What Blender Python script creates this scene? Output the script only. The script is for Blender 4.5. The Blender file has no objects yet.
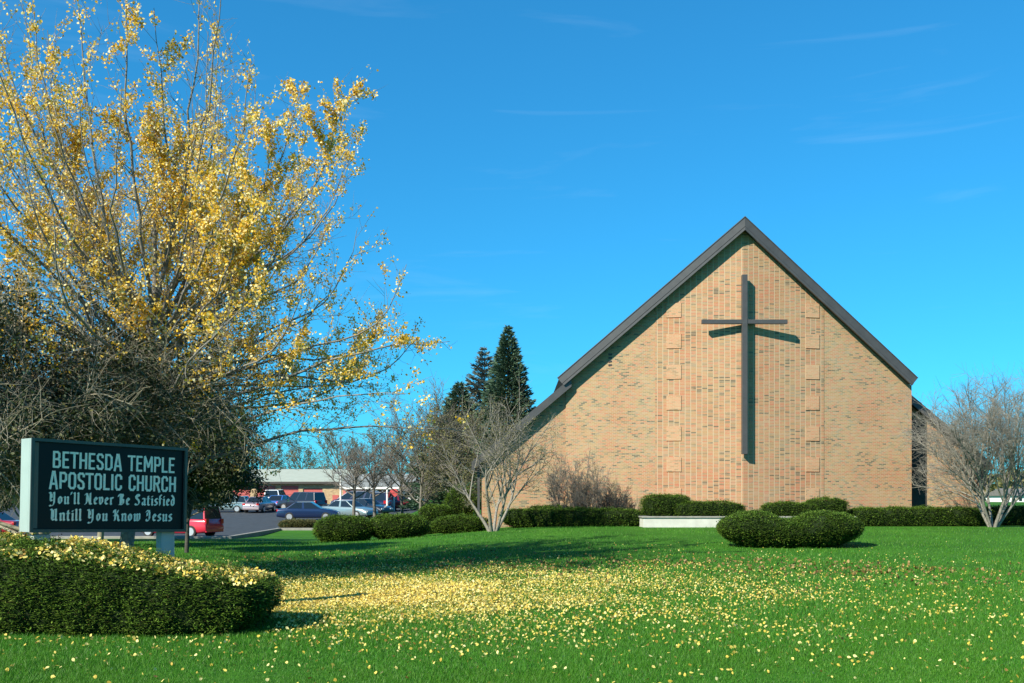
import bpy, bmesh, math, random
import numpy as np
from mathutils import Vector, Matrix, noise

# ------------------------------------------------------------------ camera, sky, sun, exposure
scene = bpy.context.scene
COL = scene.collection
E = 1.65                                  # eye height in metres; the lens looks level along +Y
cam_d = bpy.data.cameras.new('camera')
cam = bpy.data.objects.new('camera', cam_d)
COL.objects.link(cam)
cam.location = (0, 0, E)
cam.rotation_euler = (math.radians(90), 0, 0)
cam_d.sensor_width = 36.0
cam_d.lens = 35.156
cam_d.shift_y = 0.1548
cam_d.clip_start = 0.1
cam_d.clip_end = 3000
scene.camera = cam

SUN_EL, SUN_AZ = math.radians(34.5), math.radians(44)     # azimuth to the left of straight behind the lens
world = bpy.data.worlds.new('World')
scene.world = world
world.use_nodes = True
wn, wl = world.node_tree.nodes, world.node_tree.links
wn.clear()
w_out = wn.new('ShaderNodeOutputWorld')
w_bg = wn.new('ShaderNodeBackground')
w_bg.inputs['Strength'].default_value = 0.095
w_sky = wn.new('ShaderNodeTexSky')
w_sky.sky_type = 'NISHITA'
w_sky.sun_disc = False
w_sky.sun_elevation = SUN_EL
w_sky.sun_rotation = math.radians(180) + SUN_AZ
w_sky.altitude = 200
w_sky.air_density = 1.0
w_sky.dust_density = 0.35
w_sky.ozone_density = 2.5
w_tint = wn.new('ShaderNodeMix')                # the deep polarised cyan of the photograph's sky
w_tint.data_type = 'RGBA'; w_tint.blend_type = 'MULTIPLY'
w_tint.inputs[0].default_value = 1.0
w_tint.inputs[7].default_value = (0.175, 1.02, 1.50, 1)
w_gam = wn.new('ShaderNodeGamma')
w_gam.inputs[1].default_value = 0.80
wl.new(w_sky.outputs[0], w_gam.inputs[0])
wl.new(w_gam.outputs[0], w_tint.inputs[6])
w_tc = wn.new('ShaderNodeTexCoord')
w_map = wn.new('ShaderNodeMapping')
w_map.inputs['Scale'].default_value = (1.4, 1.4, 13.0)
w_map.inputs['Rotation'].default_value = (0.0, math.radians(3), 0.0)
w_noise = wn.new('ShaderNodeTexNoise')
w_noise.inputs['Scale'].default_value = 2.3
w_noise.inputs['Detail'].default_value = 7
w_noise.inputs['Roughness'].default_value = 0.55
w_noise.inputs['Distortion'].default_value = 0.6
wl.new(w_tc.outputs['Generated'], w_map.inputs['Vector'])
wl.new(w_map.outputs[0], w_noise.inputs['Vector'])
w_ramp = wn.new('ShaderNodeValToRGB')
w_ramp.color_ramp.elements[0].position = 0.585
w_ramp.color_ramp.elements[0].color = (0, 0, 0, 1)
w_ramp.color_ramp.elements[1].position = 0.86
w_ramp.color_ramp.elements[1].color = (0.075, 0.075, 0.075, 1)
wl.new(w_noise.outputs['Fac'], w_ramp.inputs['Fac'])
w_mix = wn.new('ShaderNodeMix')
w_mix.data_type = 'RGBA'
wl.new(w_ramp.outputs['Color'], w_mix.inputs[0])
wl.new(w_tint.outputs[2], w_mix.inputs[6])
w_mix.inputs[7].default_value = (7.0, 8.0, 8.6, 1)
wl.new(w_mix.outputs[2], w_bg.inputs['Color'])
wl.new(w_bg.outputs[0], w_out.inputs['Surface'])

sun_d = bpy.data.lights.new('sun', 'SUN')
sun_d.energy = 5.0
sun_d.angle = math.radians(0.5)
sun_d.color = (1.0, 0.93, 0.77)
sun = bpy.data.objects.new('sun', sun_d)
COL.objects.link(sun)
TO_SUN = Vector((-math.sin(SUN_AZ) * math.cos(SUN_EL), -math.cos(SUN_AZ) * math.cos(SUN_EL), math.sin(SUN_EL)))
sun.rotation_euler = TO_SUN.to_track_quat('Z', 'Y').to_euler()
sun.location = (-30, -30, 40)

vs = scene.view_settings
vs.view_transform = 'Standard'
vs.look = 'None'
vs.exposure = 0.85
vs.gamma = 1.0
vs.use_curve_mapping = False

random.seed(7)
rng = np.random.default_rng(7)

# ------------------------------------------------------------------ helpers
def P(x, y, d):
    """where the photograph's pixel (x, y) lies at depth d"""
    return Vector(((x - 512) / 1000 * d, d, E + (500 - y) / 1000 * d))

def sstep(a, b, v):
    t = np.clip((v - a) / (b - a), 0, 1)
    return t * t * (3 - 2 * t)

def ground(X, Y):
    X = np.asarray(X, float); Y = np.asarray(Y, float)
    left = np.where(Y < 60, -0.5 * sstep(32, 60, Y), -0.5 + 0.032 * (np.minimum(Y, 150) - 60))
    right = 0.42 * sstep(24, 46, Y) + 1.0 * sstep(70, 140, Y)
    w = sstep(-8.5, 2.5, X)
    und = (0.025 * np.sin(X * 0.55 + 1.3) * np.sin(Y * 0.41) + 0.018 * np.sin(X * 1.3 + Y * 0.9)) * (1 - sstep(36, 48, Y)) * sstep(3, 9, Y)
    return left * (1 - w) + right * w + und

def gz(x, y): return float(ground(x, y))

def link(o, parent=None):
    COL.objects.link(o)
    if parent is not None: o.parent = parent
    return o

def tag(o, label=None, cat=None, group=None, kind=None):
    if label: o['label'] = label
    if cat: o['category'] = cat
    if group: o['group'] = group
    if kind: o['kind'] = kind
    return o

def empty(name, loc=(0, 0, 0), rz=0.0):
    o = bpy.data.objects.new(name, None)
    o.empty_display_size = 0.2
    o.location = loc
    o.rotation_euler = (0, 0, rz)
    return link(o)

def mesh_np(name, V, faces, mats, parent=None, midx=None, smooth=False, uvs=None):
    """V (n,3); faces: list of (m,k) index arrays; midx: one material index per array"""
    V = np.asarray(V, np.float32)
    me = bpy.data.meshes.new(name)
    faces = [np.asarray(f, np.int32) for f in faces if len(f)]
    nl = sum(f.size for f in faces); npol = sum(len(f) for f in faces)
    me.vertices.add(len(V)); me.vertices.foreach_set('co', V.ravel())
    me.loops.add(nl); me.polygons.add(npol)
    me.loops.foreach_set('vertex_index', np.concatenate([f.ravel() for f in faces]))
    tot = np.concatenate([np.full(len(f), f.shape[1], np.int32) for f in faces])
    st = np.concatenate([[0], np.cumsum(tot)[:-1]]).astype(np.int32)
    me.polygons.foreach_set('loop_start', st)
    if not isinstance(mats, (list, tuple)): mats = [mats]
    for m in mats: me.materials.append(m)
    if midx is not None:
        me.polygons.foreach_set('material_index', np.concatenate([np.full(len(f), i, np.int32) for f, i in zip(faces, midx)]))
    sm = smooth if isinstance(smooth, (list, tuple)) else [smooth] * len(faces)
    me.polygons.foreach_set('use_smooth', np.concatenate([np.full(len(f), bool(s)) for f, s in zip(faces, sm)]))
    if uvs is not None:
        ul = me.uv_layers.new(name='UVMap')
        ul.data.foreach_set('uv', np.asarray(uvs, np.float32).ravel())
    me.update(calc_edges=True)
    o = bpy.data.objects.new(name, me)
    return link(o, parent)

class MB:
    """collects boxes, prisms and bars into one mesh"""
    def __init__(s): s.v = []; s.f = []
    def poly(s, pts, faces):
        b = len(s.v); s.v += [tuple(p) for p in pts]; s.f += [[b + i for i in f] for f in faces]; return s
    def box(s, a, b, M=None):
        x0, y0, z0 = a; x1, y1, z1 = b
        p = [Vector(q) for q in ((x0,y0,z0),(x1,y0,z0),(x1,y1,z0),(x0,y1,z0),(x0,y0,z1),(x1,y0,z1),(x1,y1,z1),(x0,y1,z1))]
        if M is not None: p = [M @ q for q in p]
        return s.poly(p, [(3,2,1,0),(4,5,6,7),(0,1,5,4),(1,2,6,5),(2,3,7,6),(3,0,4,7)])
    def hexa(s, p):
        """8 corners ordered like box()"""
        return s.poly(p, [(3,2,1,0),(4,5,6,7),(0,1,5,4),(1,2,6,5),(2,3,7,6),(3,0,4,7)])
    def cyl(s, c, r, h, n=16, axis='z', r2=None):
        r2 = r if r2 is None else r2
        pts = []
        for k, (rr, t) in enumerate(((r, 0), (r2, h))):
            for i in range(n):
                a = 2 * math.pi * i / n
                u, v = rr * math.cos(a), rr * math.sin(a)
                q = {'z': (u, v, t), 'y': (u, t, v), 'x': (t, u, v)}[axis]
                pts.append((c[0] + q[0], c[1] + q[1], c[2] + q[2]))
        fs = [(i, (i + 1) % n, n + (i + 1) % n, n + i) for i in range(n)] + [tuple(range(n))[::-1], tuple(range(n, 2 * n))]
        return s.poly(pts, fs)
    def build(s, name, mat, parent=None, bevel=0.0, segs=2, smooth=False):
        bm = bmesh.new()
        vs_ = [bm.verts.new(v) for v in s.v]
        for f in s.f:
            try: bm.faces.new([vs_[i] for i in f])
            except ValueError: pass
        bmesh.ops.recalc_face_normals(bm, faces=bm.faces)
        if bevel:
            bmesh.ops.bevel(bm, geom=list(bm.edges), offset=bevel, segments=segs, profile=0.6, affect='EDGES', clamp_overlap=True)
        if smooth:
            for f in bm.faces: f.smooth = True
        me = bpy.data.meshes.new(name)
        bm.to_mesh(me); bm.free()
        me.materials.append(mat)
        return link(bpy.data.objects.new(name, me), parent)

def copy_tree(o, parent=None):
    c = o.copy(); COL.objects.link(c); c.parent = parent
    for ch in list(o.children): copy_tree(ch, c)
    return c

# ------------------------------------------------------------------ materials
def nmat(name):
    m = bpy.data.materials.new(name); m.use_nodes = True
    nt = m.node_tree; b = nt.nodes['Principled BSDF']
    return m, nt.nodes, nt.links, b

def plain(name, col, rough=0.6, metal=0.0, spec=0.5, var=0.0, scale=8.0, bump=0.0, coat=0.0):
    m, N, L, b = nmat(name)
    b.inputs['Base Color'].default_value = (*col, 1)
    b.inputs['Roughness'].default_value = rough
    b.inputs['Metallic'].default_value = metal
    b.inputs['Specular IOR Level'].default_value = spec
    if coat: b.inputs['Coat Weight'].default_value = coat; b.inputs['Coat Roughness'].default_value = 0.05
    if var or bump:
        tc = N.new('ShaderNodeTexCoord'); n = N.new('ShaderNodeTexNoise')
        n.inputs['Scale'].default_value = scale; n.inputs['Detail'].default_value = 6
        L.new(tc.outputs['Object'], n.inputs['Vector'])
        if var:
            r = N.new('ShaderNodeValToRGB')
            r.color_ramp.elements[0].position = 0.3; r.color_ramp.elements[1].position = 0.72
            r.color_ramp.elements[0].color = (*[c * (1 - var) for c in col], 1)
            r.color_ramp.elements[1].color = (*[min(1, c * (1 + var)) for c in col], 1)
            L.new(n.outputs['Fac'], r.inputs['Fac']); L.new(r.outputs['Color'], b.inputs['Base Color'])
        if bump:
            bp = N.new('ShaderNodeBump'); bp.inputs['Strength'].default_value = bump; bp.inputs['Distance'].default_value = 0.02
            L.new(n.outputs['Fac'], bp.inputs['Height']); L.new(bp.outputs[0], b.inputs['Normal'])
    return m

def leafy(name, stops, trans=0.35, rough=0.55, trans_tint=(1, 1, 1), spec=0.3, patch=None):
    """leaf faces: each island takes its own colour from the ramp, some light passes through"""
    m, N, L, b = nmat(name)
    g = N.new('ShaderNodeNewGeometry'); r = N.new('ShaderNodeValToRGB')
    r.color_ramp.interpolation = 'LINEAR'
    els = r.color_ramp.elements
    els[0].position, els[0].color = stops[0][0], (*stops[0][1], 1)
    els[1].position, els[1].color = stops[-1][0], (*stops[-1][1], 1)
    for p, c in stops[1:-1]:
        e = els.new(p); e.color = (*c, 1)
    L.new(g.outputs['Random Per Island'], r.inputs['Fac'])
    if patch:                                                    # drier, yellower patches of turf
        tc = N.new('ShaderNodeTexCoord'); nz = N.new('ShaderNodeTexNoise'); pr_ = N.new('ShaderNodeValToRGB'); pm = N.new('ShaderNodeMix')
        nz.inputs['Scale'].default_value = .42; nz.inputs['Detail'].default_value = 6; nz.inputs['Roughness'].default_value = .65
        pr_.color_ramp.elements[0].position = .45; pr_.color_ramp.elements[1].position = .68
        pm.data_type = 'RGBA'; pm.inputs[7].default_value = (*patch, 1)
        L.new(tc.outputs['Object'], nz.inputs['Vector']); L.new(nz.outputs['Fac'], pr_.inputs[0])
        h_ = N.new('ShaderNodeMath'); h_.operation = 'MULTIPLY'; h_.inputs[1].default_value = .75
        L.new(pr_.outputs[0], h_.inputs[0]); L.new(h_.outputs[0], pm.inputs[0]); L.new(r.outputs['Color'], pm.inputs[6])
        class _R: pass
        r = _R(); r.outputs = {'Color': pm.outputs[2]}
    L.new(r.outputs['Color'], b.inputs['Base Color'])
    b.inputs['Roughness'].default_value = rough
    b.inputs['Specular IOR Level'].default_value = spec
    if trans > 0:
        t = N.new('ShaderNodeBsdfTranslucent'); mx = N.new('ShaderNodeMixShader'); mm = N.new('ShaderNodeMix')
        mm.data_type = 'RGBA'; mm.blend_type = 'MULTIPLY'; mm.inputs[0].default_value = 1
        L.new(r.outputs['Color'], mm.inputs[6]); mm.inputs[7].default_value = (*trans_tint, 1)
        L.new(mm.outputs[2], t.inputs['Color'])
        mx.inputs[0].default_value = trans
        L.new(b.outputs[0], mx.inputs[1]); L.new(t.outputs[0], mx.inputs[2])
        L.new(mx.outputs[0], N['Material Output'].inputs['Surface'])
    return m

def brick_mat(name, stops, bl=0.21, bh=0.072, mortar=(0.42, 0.345, 0.23), streak=0.46, shift=0.5, joint=0.05):
    """real running bond laid out in metres on the UV map: one colour per brick"""
    m, N, L, b = nmat(name)
    def M(op, a, c=None, clamp=False):
        n = N.new('ShaderNodeMath'); n.operation = op; n.use_clamp = clamp
        for i, q in enumerate((a, c)):
            if q is None: continue
            if isinstance(q, (int, float)): n.inputs[i].default_value = q
            else: L.new(q, n.inputs[i])
        return n.outputs[0]
    uv = N.new('ShaderNodeUVMap'); uv.uv_map = 'UVMap'
    sp = N.new('ShaderNodeSeparateXYZ'); L.new(uv.outputs[0], sp.inputs[0])
    v = M('DIVIDE', sp.outputs[1], bh); row = M('FLOOR', v)
    u = M('ADD', M('DIVIDE', sp.outputs[0], bl), M('MULTIPLY', M('MODULO', row, 2), shift))
    colm = M('FLOOR', u)
    cb = N.new('ShaderNodeCombineXYZ'); L.new(colm, cb.inputs[0]); L.new(row, cb.inputs[1])
    wnz = N.new('ShaderNodeTexWhiteNoise'); wnz.noise_dimensions = '2D'; L.new(cb.outputs[0], wnz.inputs['Vector'])
    # batches of brick: long thin drifts of one firing colour
    mp = N.new('ShaderNodeMapping'); mp.inputs['Scale'].default_value = (0.55, 1.9, 1)
    L.new(uv.outputs[0], mp.inputs[0])
    nz = N.new('ShaderNodeTexNoise'); nz.inputs['Scale'].default_value = 1.0; nz.inputs['Detail'].default_value = 4
    L.new(mp.outputs[0], nz.inputs['Vector'])
    drift = M('MULTIPLY', M('SUBTRACT', nz.outputs['Fac'], 0.5), streak * 2.4)
    val = M('ADD', wnz.outputs['Value'], drift, True)
    r = N.new('ShaderNodeValToRGB'); els = r.color_ramp.elements
    els[0].position, els[0].color = stops[0][0], (*stops[0][1], 1)
    els[1].position, els[1].color = stops[-1][0], (*stops[-1][1], 1)
    for p, c in stops[1:-1]:
        e = els.new(p); e.color = (*c, 1)
    L.new(val, r.inputs[0])
    n2 = N.new('ShaderNodeTexNoise'); n2.inputs['Scale'].default_value = 0.55; n2.inputs['Detail'].default_value = 3
    L.new(uv.outputs[0], n2.inputs['Vector'])
    warm = M('MULTIPLY', M('SUBTRACT', n2.outputs['Fac'], 0.46), 4.0, True)
    wm = N.new('ShaderNodeMix'); wm.data_type = 'RGBA'; wm.blend_type = 'MULTIPLY'
    L.new(warm, wm.inputs[0]); L.new(r.outputs[0], wm.inputs[6]); wm.inputs[7].default_value = (1.0, .78, .73, 1)
    mu = M('LESS_THAN', M('FRACT', u), joint); mv = M('LESS_THAN', M('FRACT', v), 0.19)
    mort = M('MAXIMUM', mu, mv)
    mx = N.new('ShaderNodeMix'); mx.data_type = 'RGBA'
    L.new(mort, mx.inputs[0]); L.new(wm.outputs[2], mx.inputs[6]); mx.inputs[7].default_value = (*mortar, 1)
    L.new(mx.outputs[2], b.inputs['Base Color'])
    b.inputs['Roughness'].default_value = 0.85; b.inputs['Specular IOR Level'].default_value = 0.2
    bp = N.new('ShaderNodeBump'); bp.inputs['Strength'].default_value = 0.5; bp.inputs['Distance'].default_value = 0.01
    L.new(M('SUBTRACT', 1.0, mort), bp.inputs['Height']); L.new(bp.outputs[0], b.inputs['Normal'])
    return m

BRICK_STOPS = [(0.0, (0.13, 0.125, 0.085)), (0.07, (0.24, 0.215, 0.125)), (0.2, (0.34, 0.245, 0.125)), (0.36, (0.385, 0.265, 0.13)),
               (0.5, (0.42, 0.20, 0.115)), (0.64, (0.40, 0.285, 0.145)), (0.78, (0.43, 0.215, 0.125)), (0.86, (0.25, 0.235, 0.15)), (1.0, (0.40, 0.28, 0.165))]
BRICK_STOPS = [(p_, (c_[0] * .93, c_[1] * .87, c_[2] * .88)) for p_, c_ in BRICK_STOPS]
M_BRICK = brick_mat('church_brick', BRICK_STOPS)
STACK_STOPS = [(p_, (c_[0] * 1.03, c_[1] * .94, c_[2] * .93)) for p_, c_ in BRICK_STOPS]
M_STACK = brick_mat('stacked_brick', STACK_STOPS, 0.27, 0.072, (0.42, 0.325, 0.215), 0.55, 0.0, 0.12)
M_PINKBRICK = brick_mat('rose_brick', [(0.0, (0.28, 0.19, 0.11)), (0.2, (0.42, 0.25, 0.135)), (0.6, (0.46, 0.235, 0.135)), (1.0, (0.45, 0.28, 0.16))])
M_TANBRICK = brick_mat('garage_brick', [(0.0, (0.33, 0.22, 0.12)), (0.5, (0.44, 0.30, 0.16)), (1.0, (0.5, 0.36, 0.2))])
M_FASCIA = plain('bronze_fascia', (0.060, 0.058, 0.058), 0.42, 0.0, 0.5, 0.12, 3)
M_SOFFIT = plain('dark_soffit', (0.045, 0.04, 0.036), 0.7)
M_SHINGLE = plain('roof_shingle', (0.07, 0.065, 0.06), 0.9, 0, 0.2, 0.25, 20)
M_CROSS = plain('cross_metal', (0.052, 0.050, 0.050), 0.45, 0.0, 0.5, 0.1, 5)
M_CONC = plain('pale_concrete', (0.25, 0.245, 0.22), 0.85, 0, 0.2, 0.16, 5, 0.2)
M_ASPH = plain('asphalt', (0.048, 0.056, 0.066), 0.9, 0, 0.2, 0.25, 2.5, 0.2)
M_BARK = plain('ginkgo_bark', (0.19, 0.178, 0.155), 0.9, 0, 0.2, 0.3, 14)
M_PALEBARK = plain('pale_grey_bark', (0.215, 0.20, 0.17), 0.9, 0, 0.2, 0.3, 14)
M_GREYBARK = plain('grey_bark', (0.15, 0.135, 0.115), 0.9, 0, 0.2, 0.3, 14)
M_TWIG = plain('pale_twigs', (0.25, 0.225, 0.165), 0.9, 0, 0.2, 0.3, 6)
M_DARKBARK = plain('dark_bark', (0.065, 0.060, 0.052), 0.9, 0, 0.2, 0.3, 14)
M_GINKGO = leafy('ginkgo_leaf', [(0.0, (0.50, 0.29, 0.02)), (0.2, (0.75, 0.44, 0.02)), (0.5, (0.83, 0.54, 0.04)), (0.72, (0.85, 0.67, 0.20)), (1.0, (0.88, 0.80, 0.50))], 0.36)
M_FALLEN = leafy('fallen_leaf', [(0.0, (0.16, 0.09, 0.03)), (0.1, (0.33, 0.2, 0.04)), (0.16, (0.62, 0.44, 0.06)), (0.6, (0.72, 0.56, 0.13)), (1.0, (0.80, 0.70, 0.32))], 0.2)
M_BROWN = leafy('brown_leaf', [(0.0, (0.10, 0.06, 0.02)), (0.5, (0.19, 0.115, 0.035)), (1.0, (0.30, 0.19, 0.06))], 0.1)
M_DARKLEAF = leafy('dark_leaf', [(0.0, (0.018, 0.03, 0.012)), (0.6, (0.035, 0.05, 0.018)), (0.9, (0.06, 0.07, 0.025)), (1.0, (0.14, 0.12, 0.03))], 0.1)
M_OLIVE = leafy('olive_leaf', [(0.0, (0.09, 0.10, 0.035)), (0.6, (0.14, 0.14, 0.05)), (1.0, (0.22, 0.18, 0.07))], 0.25)
M_YEW = leafy('yew_sprig', [(0.0, (0.07, 0.045, 0.016)), (0.05, (0.022, 0.042, 0.009)), (0.45, (0.062, 0.125, 0.014)), (0.85, (0.105, 0.19, 0.02)), (1.0, (0.16, 0.23, 0.035))], 0.08, 0.6, spec=0.15)
M_YEWCORE = plain('yew_core', (0.016, 0.026, 0.009), 0.95, 0, 0.1)
M_NEEDLE = leafy('spruce_needle', [(0.0, (0.035, 0.07, 0.042)), (0.6, (0.065, 0.12, 0.07)), (1.0, (0.11, 0.175, 0.105))], 0.05)
M_NEEDLE2 = leafy('pale_needle', [(0.0, (0.06, 0.08, 0.06)), (0.6, (0.10, 0.12, 0.10)), (1.0, (0.16, 0.17, 0.14))], 0.05)
M_BLADE = leafy('grass_blade', [(0.0, (0.03, 0.07, 0.008)), (0.4, (0.036, 0.18, 0.008)), (0.75, (0.065, 0.24, 0.013)), (1.0, (0.14, 0.28, 0.04))], 0.3, 0.5, patch=(0.075, 0.195, 0.013))

def grass_ground():
    m, N, L, b = nmat('lawn_turf')
    tc = N.new('ShaderNodeTexCoord')
    n1 = N.new('ShaderNodeTexNoise'); n1.inputs['Scale'].default_value = 0.35; n1.inputs['Detail'].default_value = 5
    n2 = N.new('ShaderNodeTexNoise'); n2.inputs['Scale'].default_value = 14; n2.inputs['Detail'].default_value = 5
    for n in (n1, n2): L.new(tc.outputs['Object'], n.inputs['Vector'])
    ad = N.new('ShaderNodeMath'); ad.operation = 'ADD'
    s = N.new('ShaderNodeMath'); s.operation = 'MULTIPLY'; s.inputs[1].default_value = 0.55
    s2 = N.new('ShaderNodeMath'); s2.operation = 'MULTIPLY'; s2.inputs[1].default_value = 0.45
    L.new(n1.outputs['Fac'], s.inputs[0]); L.new(n2.outputs['Fac'], s2.inputs[0])
    L.new(s.outputs[0], ad.inputs[0]); L.new(s2.outputs[0], ad.inputs[1])
    r = N.new('ShaderNodeValToRGB')
    r.color_ramp.elements[0].position = 0.34; r.color_ramp.elements[0].color = (0.020, 0.085, 0.006, 1)
    r.color_ramp.elements[1].position = 0.66; r.color_ramp.elements[1].color = (0.050, 0.165, 0.010, 1)
    L.new(ad.outputs[0], r.inputs[0]); L.new(r.outputs[0], b.inputs['Base Color'])
    b.inputs['Roughness'].default_value = 0.9; b.inputs['Specular IOR Level'].default_value = 0.15
    bp = N.new('ShaderNodeBump'); bp.inputs['Strength'].default_value = 0.6; bp.inputs['Distance'].default_value = 0.04
    L.new(n2.outputs['Fac'], bp.inputs['Height']); L.new(bp.outputs[0], b.inputs['Normal'])
    return m
M_TURF = grass_ground()
# ------------------------------------------------------------------ setting: lawn, parking lot
def build_lawn():
    xs = np.concatenate([np.linspace(-900, -80, 12), np.arange(-70, 60.1, 1.0), np.linspace(70, 900, 12)])
    ys = np.concatenate([np.arange(-12, 120.1, 1.0), np.linspace(130, 2000, 16)])
    X, Y = np.meshgrid(xs, ys)
    Z = ground(X, Y)
    V = np.stack([X, Y, Z], -1).reshape(-1, 3)
    nx, ny = len(xs), len(ys)
    i, j = np.meshgrid(np.arange(nx - 1), np.arange(ny - 1))
    a = (j * nx + i).ravel()
    F = np.stack([a, a + 1, a + nx + 1, a + nx], -1)
    tag(mesh_np('lawn', V, [F], M_TURF, smooth=True), kind='structure')
build_lawn()

def sheet(name, x0, x1, y0, y1, dz, mat, step=1.5):
    nx = max(2, int((x1 - x0) / step) + 1); ny = max(2, int((y1 - y0) / step) + 1)
    xs = np.linspace(x0, x1, nx); ys = np.linspace(y0, y1, ny)
    X, Y = np.meshgrid(xs, ys)
    V = np.stack([X, Y, ground(X, Y) + dz], -1).reshape(-1, 3)
    i, j = np.meshgrid(np.arange(nx - 1), np.arange(ny - 1))
    a = (j * nx + i).ravel()
    return mesh_np(name, V, [np.stack([a, a + 1, a + nx + 1, a + nx], -1)], mat)

LOT0, LOT1 = 65.6, 54.2
tag(sheet('parking_lot', -70, -9.0, LOT0, 113.2, 0.012, M_ASPH), kind='structure')
tag(sheet('parking_lot_bay', -70, -15.4, LOT1, LOT0, 0.012, M_ASPH), kind='structure')

def kerb(pts, name, h=0.14, w=0.3):
    mb = MB()
    for (xa, ya), (xb, yb) in zip(pts[:-1], pts[1:]):
        a = Vector((xa, ya, gz(xa, ya))); b = Vector((xb, yb, gz(xb, yb)))
        t = (b - a).normalized(); n = Vector((t.y, -t.x, 0)).normalized() * w * .5
        lo, hi = Vector((0, 0, -.2)), Vector((0, 0, h))
        mb.hexa([a - n + lo, b - n + lo, b + n + lo, a + n + lo, a - n + hi, b - n + hi, b + n + hi, a + n + hi])
    return tag(mb.build(name, M_CONC, bevel=0.02), kind='structure')
kerb([(-70, LOT1 - .15), (-15.4, LOT1 - .15)], 'kerb')
kerb([(-15.25, LOT1 - .3), (-15.25, LOT0 - .3)], 'kerb')
kerb([(-15.4, LOT0 - .15), (-9.0, LOT0 - .15)], 'kerb', 0.15)

# ------------------------------------------------------------------ the church
XC = 11.2
YF, YP = 50.0, 48.5            # depth of the main wall's corners and of its folded middle
XL, XR = XC - 8.5, XC + 8.78
ZR, SL = 15.2, 0.846           # ridge height, roof slope
def roof_z(x): return ZR - abs(x - XC) * SL
def front_y(x): return YP + (YF - YP) * abs(x - XC) / 8.6

church = empty('church', (XC, 60, 0.3))
tag(church, 'tan brick church with a steep dark-edged gable', 'church')
CH = Vector((XC, 60, 0.3))
def shift(pts): return [Vector(p) - CH for p in pts]

def wall_mesh(name, polys, mat, parent, off=CH):
    V, F, U = [], {}, {}
    for pts, u0 in polys:
        pts = [Vector(p) for p in pts]
        b = len(V); V += [p - off for p in pts]
        h0 = pts[0]; h1 = next(p for p in pts if (p.xy - h0.xy).length > .01)
        hd = (h1 - h0); hd.z = 0; hd.normalize()
        F.setdefault(len(pts), []).append(list(range(b, b + len(pts))))
        U.setdefault(len(pts), []).append([(u0 + (p - h0).dot(hd), p.z) for p in pts])
    ks = sorted(F)
    uv = [c for k in ks for f in U[k] for c in f]
    return mesh_np(name, [tuple(v) for v in V], [np.array(F[k]) for k in ks], mat, parent, uvs=uv)

def Wp(x, z, dy=0.0): return (x, front_y(x) + dy, z)
zb = -0.6
zi = lambda x: roof_z(x) - 0.40
wall_mesh('front_wall', [
    ([Wp(XL, zb), Wp(XC, zb), Wp(XC, zi(XC)), Wp(XL, zi(XL))], 0.0),
    ([Wp(XC, zb), Wp(XR, zb), Wp(XR, zi(XR)), Wp(XC, zi(XC))], 8.73),
    ([(XR, YF, zb), (XR, 78, zb), (XR, 78, zi(XR)), (XR, YF, zi(XR))], 17.5),
    ([(XL, 78, zb), (XL, YF, zb), (XL, YF, zi(XL)), (XL, 78, zi(XL))], 5.0),
    ([(XR, 78, zb), (XC, 78, zb), (XC, 78, zi(XC)), (XR, 78, zi(XR))], 0.0),
    ([(XC, 78, zb), (XL, 78, zb), (XL, 78, zi(XL)), (XC, 78, zi(XC))], 0.0)], M_BRICK, church)

# the middle of the folded wall is laid in straight stacks, a finger's breadth proud
pw_ = 4.15; pr = .02
pl = []
for (xa, xb) in ((XC - pw_, XC), (XC, XC + pw_)):
    pl.append(([Wp(xa, zb, -pr), Wp(xb, zb, -pr), Wp(xb, zi(xb), -pr), Wp(xa, zi(xa), -pr)], xa - XC + 20.0))
for xe in (XC - pw_, XC + pw_):
    pl.append(([Wp(xe, zb, .02), Wp(xe, zb, -pr), Wp(xe, zi(xe), -pr), Wp(xe, zi(xe), .02)], .05))
wall_mesh('stacked_brick_panel', pl, M_STACK, church)

def proud_block(x, z, s, p):
    x0, x1, z0, z1 = x - s / 2, x + s / 2, z - s / 2, z + s / 2
    a0, a1 = front_y(x0), front_y(x1)
    f = lambda xx, aa, zz, d: (xx, aa - d, zz)
    A = [f(x0, a0, z0, p), f(x1, a1, z0, p), f(x1, a1, z1, p), f(x0, a0, z1, p)]
    B = [f(x0, a0, z0, -.02), f(x1, a1, z0, -.02), f(x1, a1, z1, -.02), f(x0, a0, z1, -.02)]
    o = x * 7.3 + z * 3.1
    wall_mesh('brick_square', [(A, o), ([B[0], A[0], A[3], B[3]], .02), ([A[1], B[1], B[2], A[2]], .02),
                               ([A[3], A[2], B[2], B[3]], o), ([B[0], B[1], A[1], A[0]], o)], M_PINKBRICK, church)
for side in (673.5, 812.5):
    d = 49.1
    X = (side - 512) / 1000 * d
    for k in range(7):
        yp = 310.5 + 30.8 * k
        z = E + (500 - yp) / 1000 * d
        if z + .42 > zi(X): continue
        proud_block(X, z, 0.70, 0.055)

vent = MB()
for k in range(4):
    c = P(611, 354 + k * 3.6, 49.5)
    vent.box((c.x - .12, front_y(c.x) - .012, c.z - .045), (c.x + .12, front_y(c.x) + .05, c.z + .045))
vent.v = [tuple(Vector(v) - CH) for v in vent.v]
vent.build('wall_vent', M_SOFFIT, church)

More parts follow.
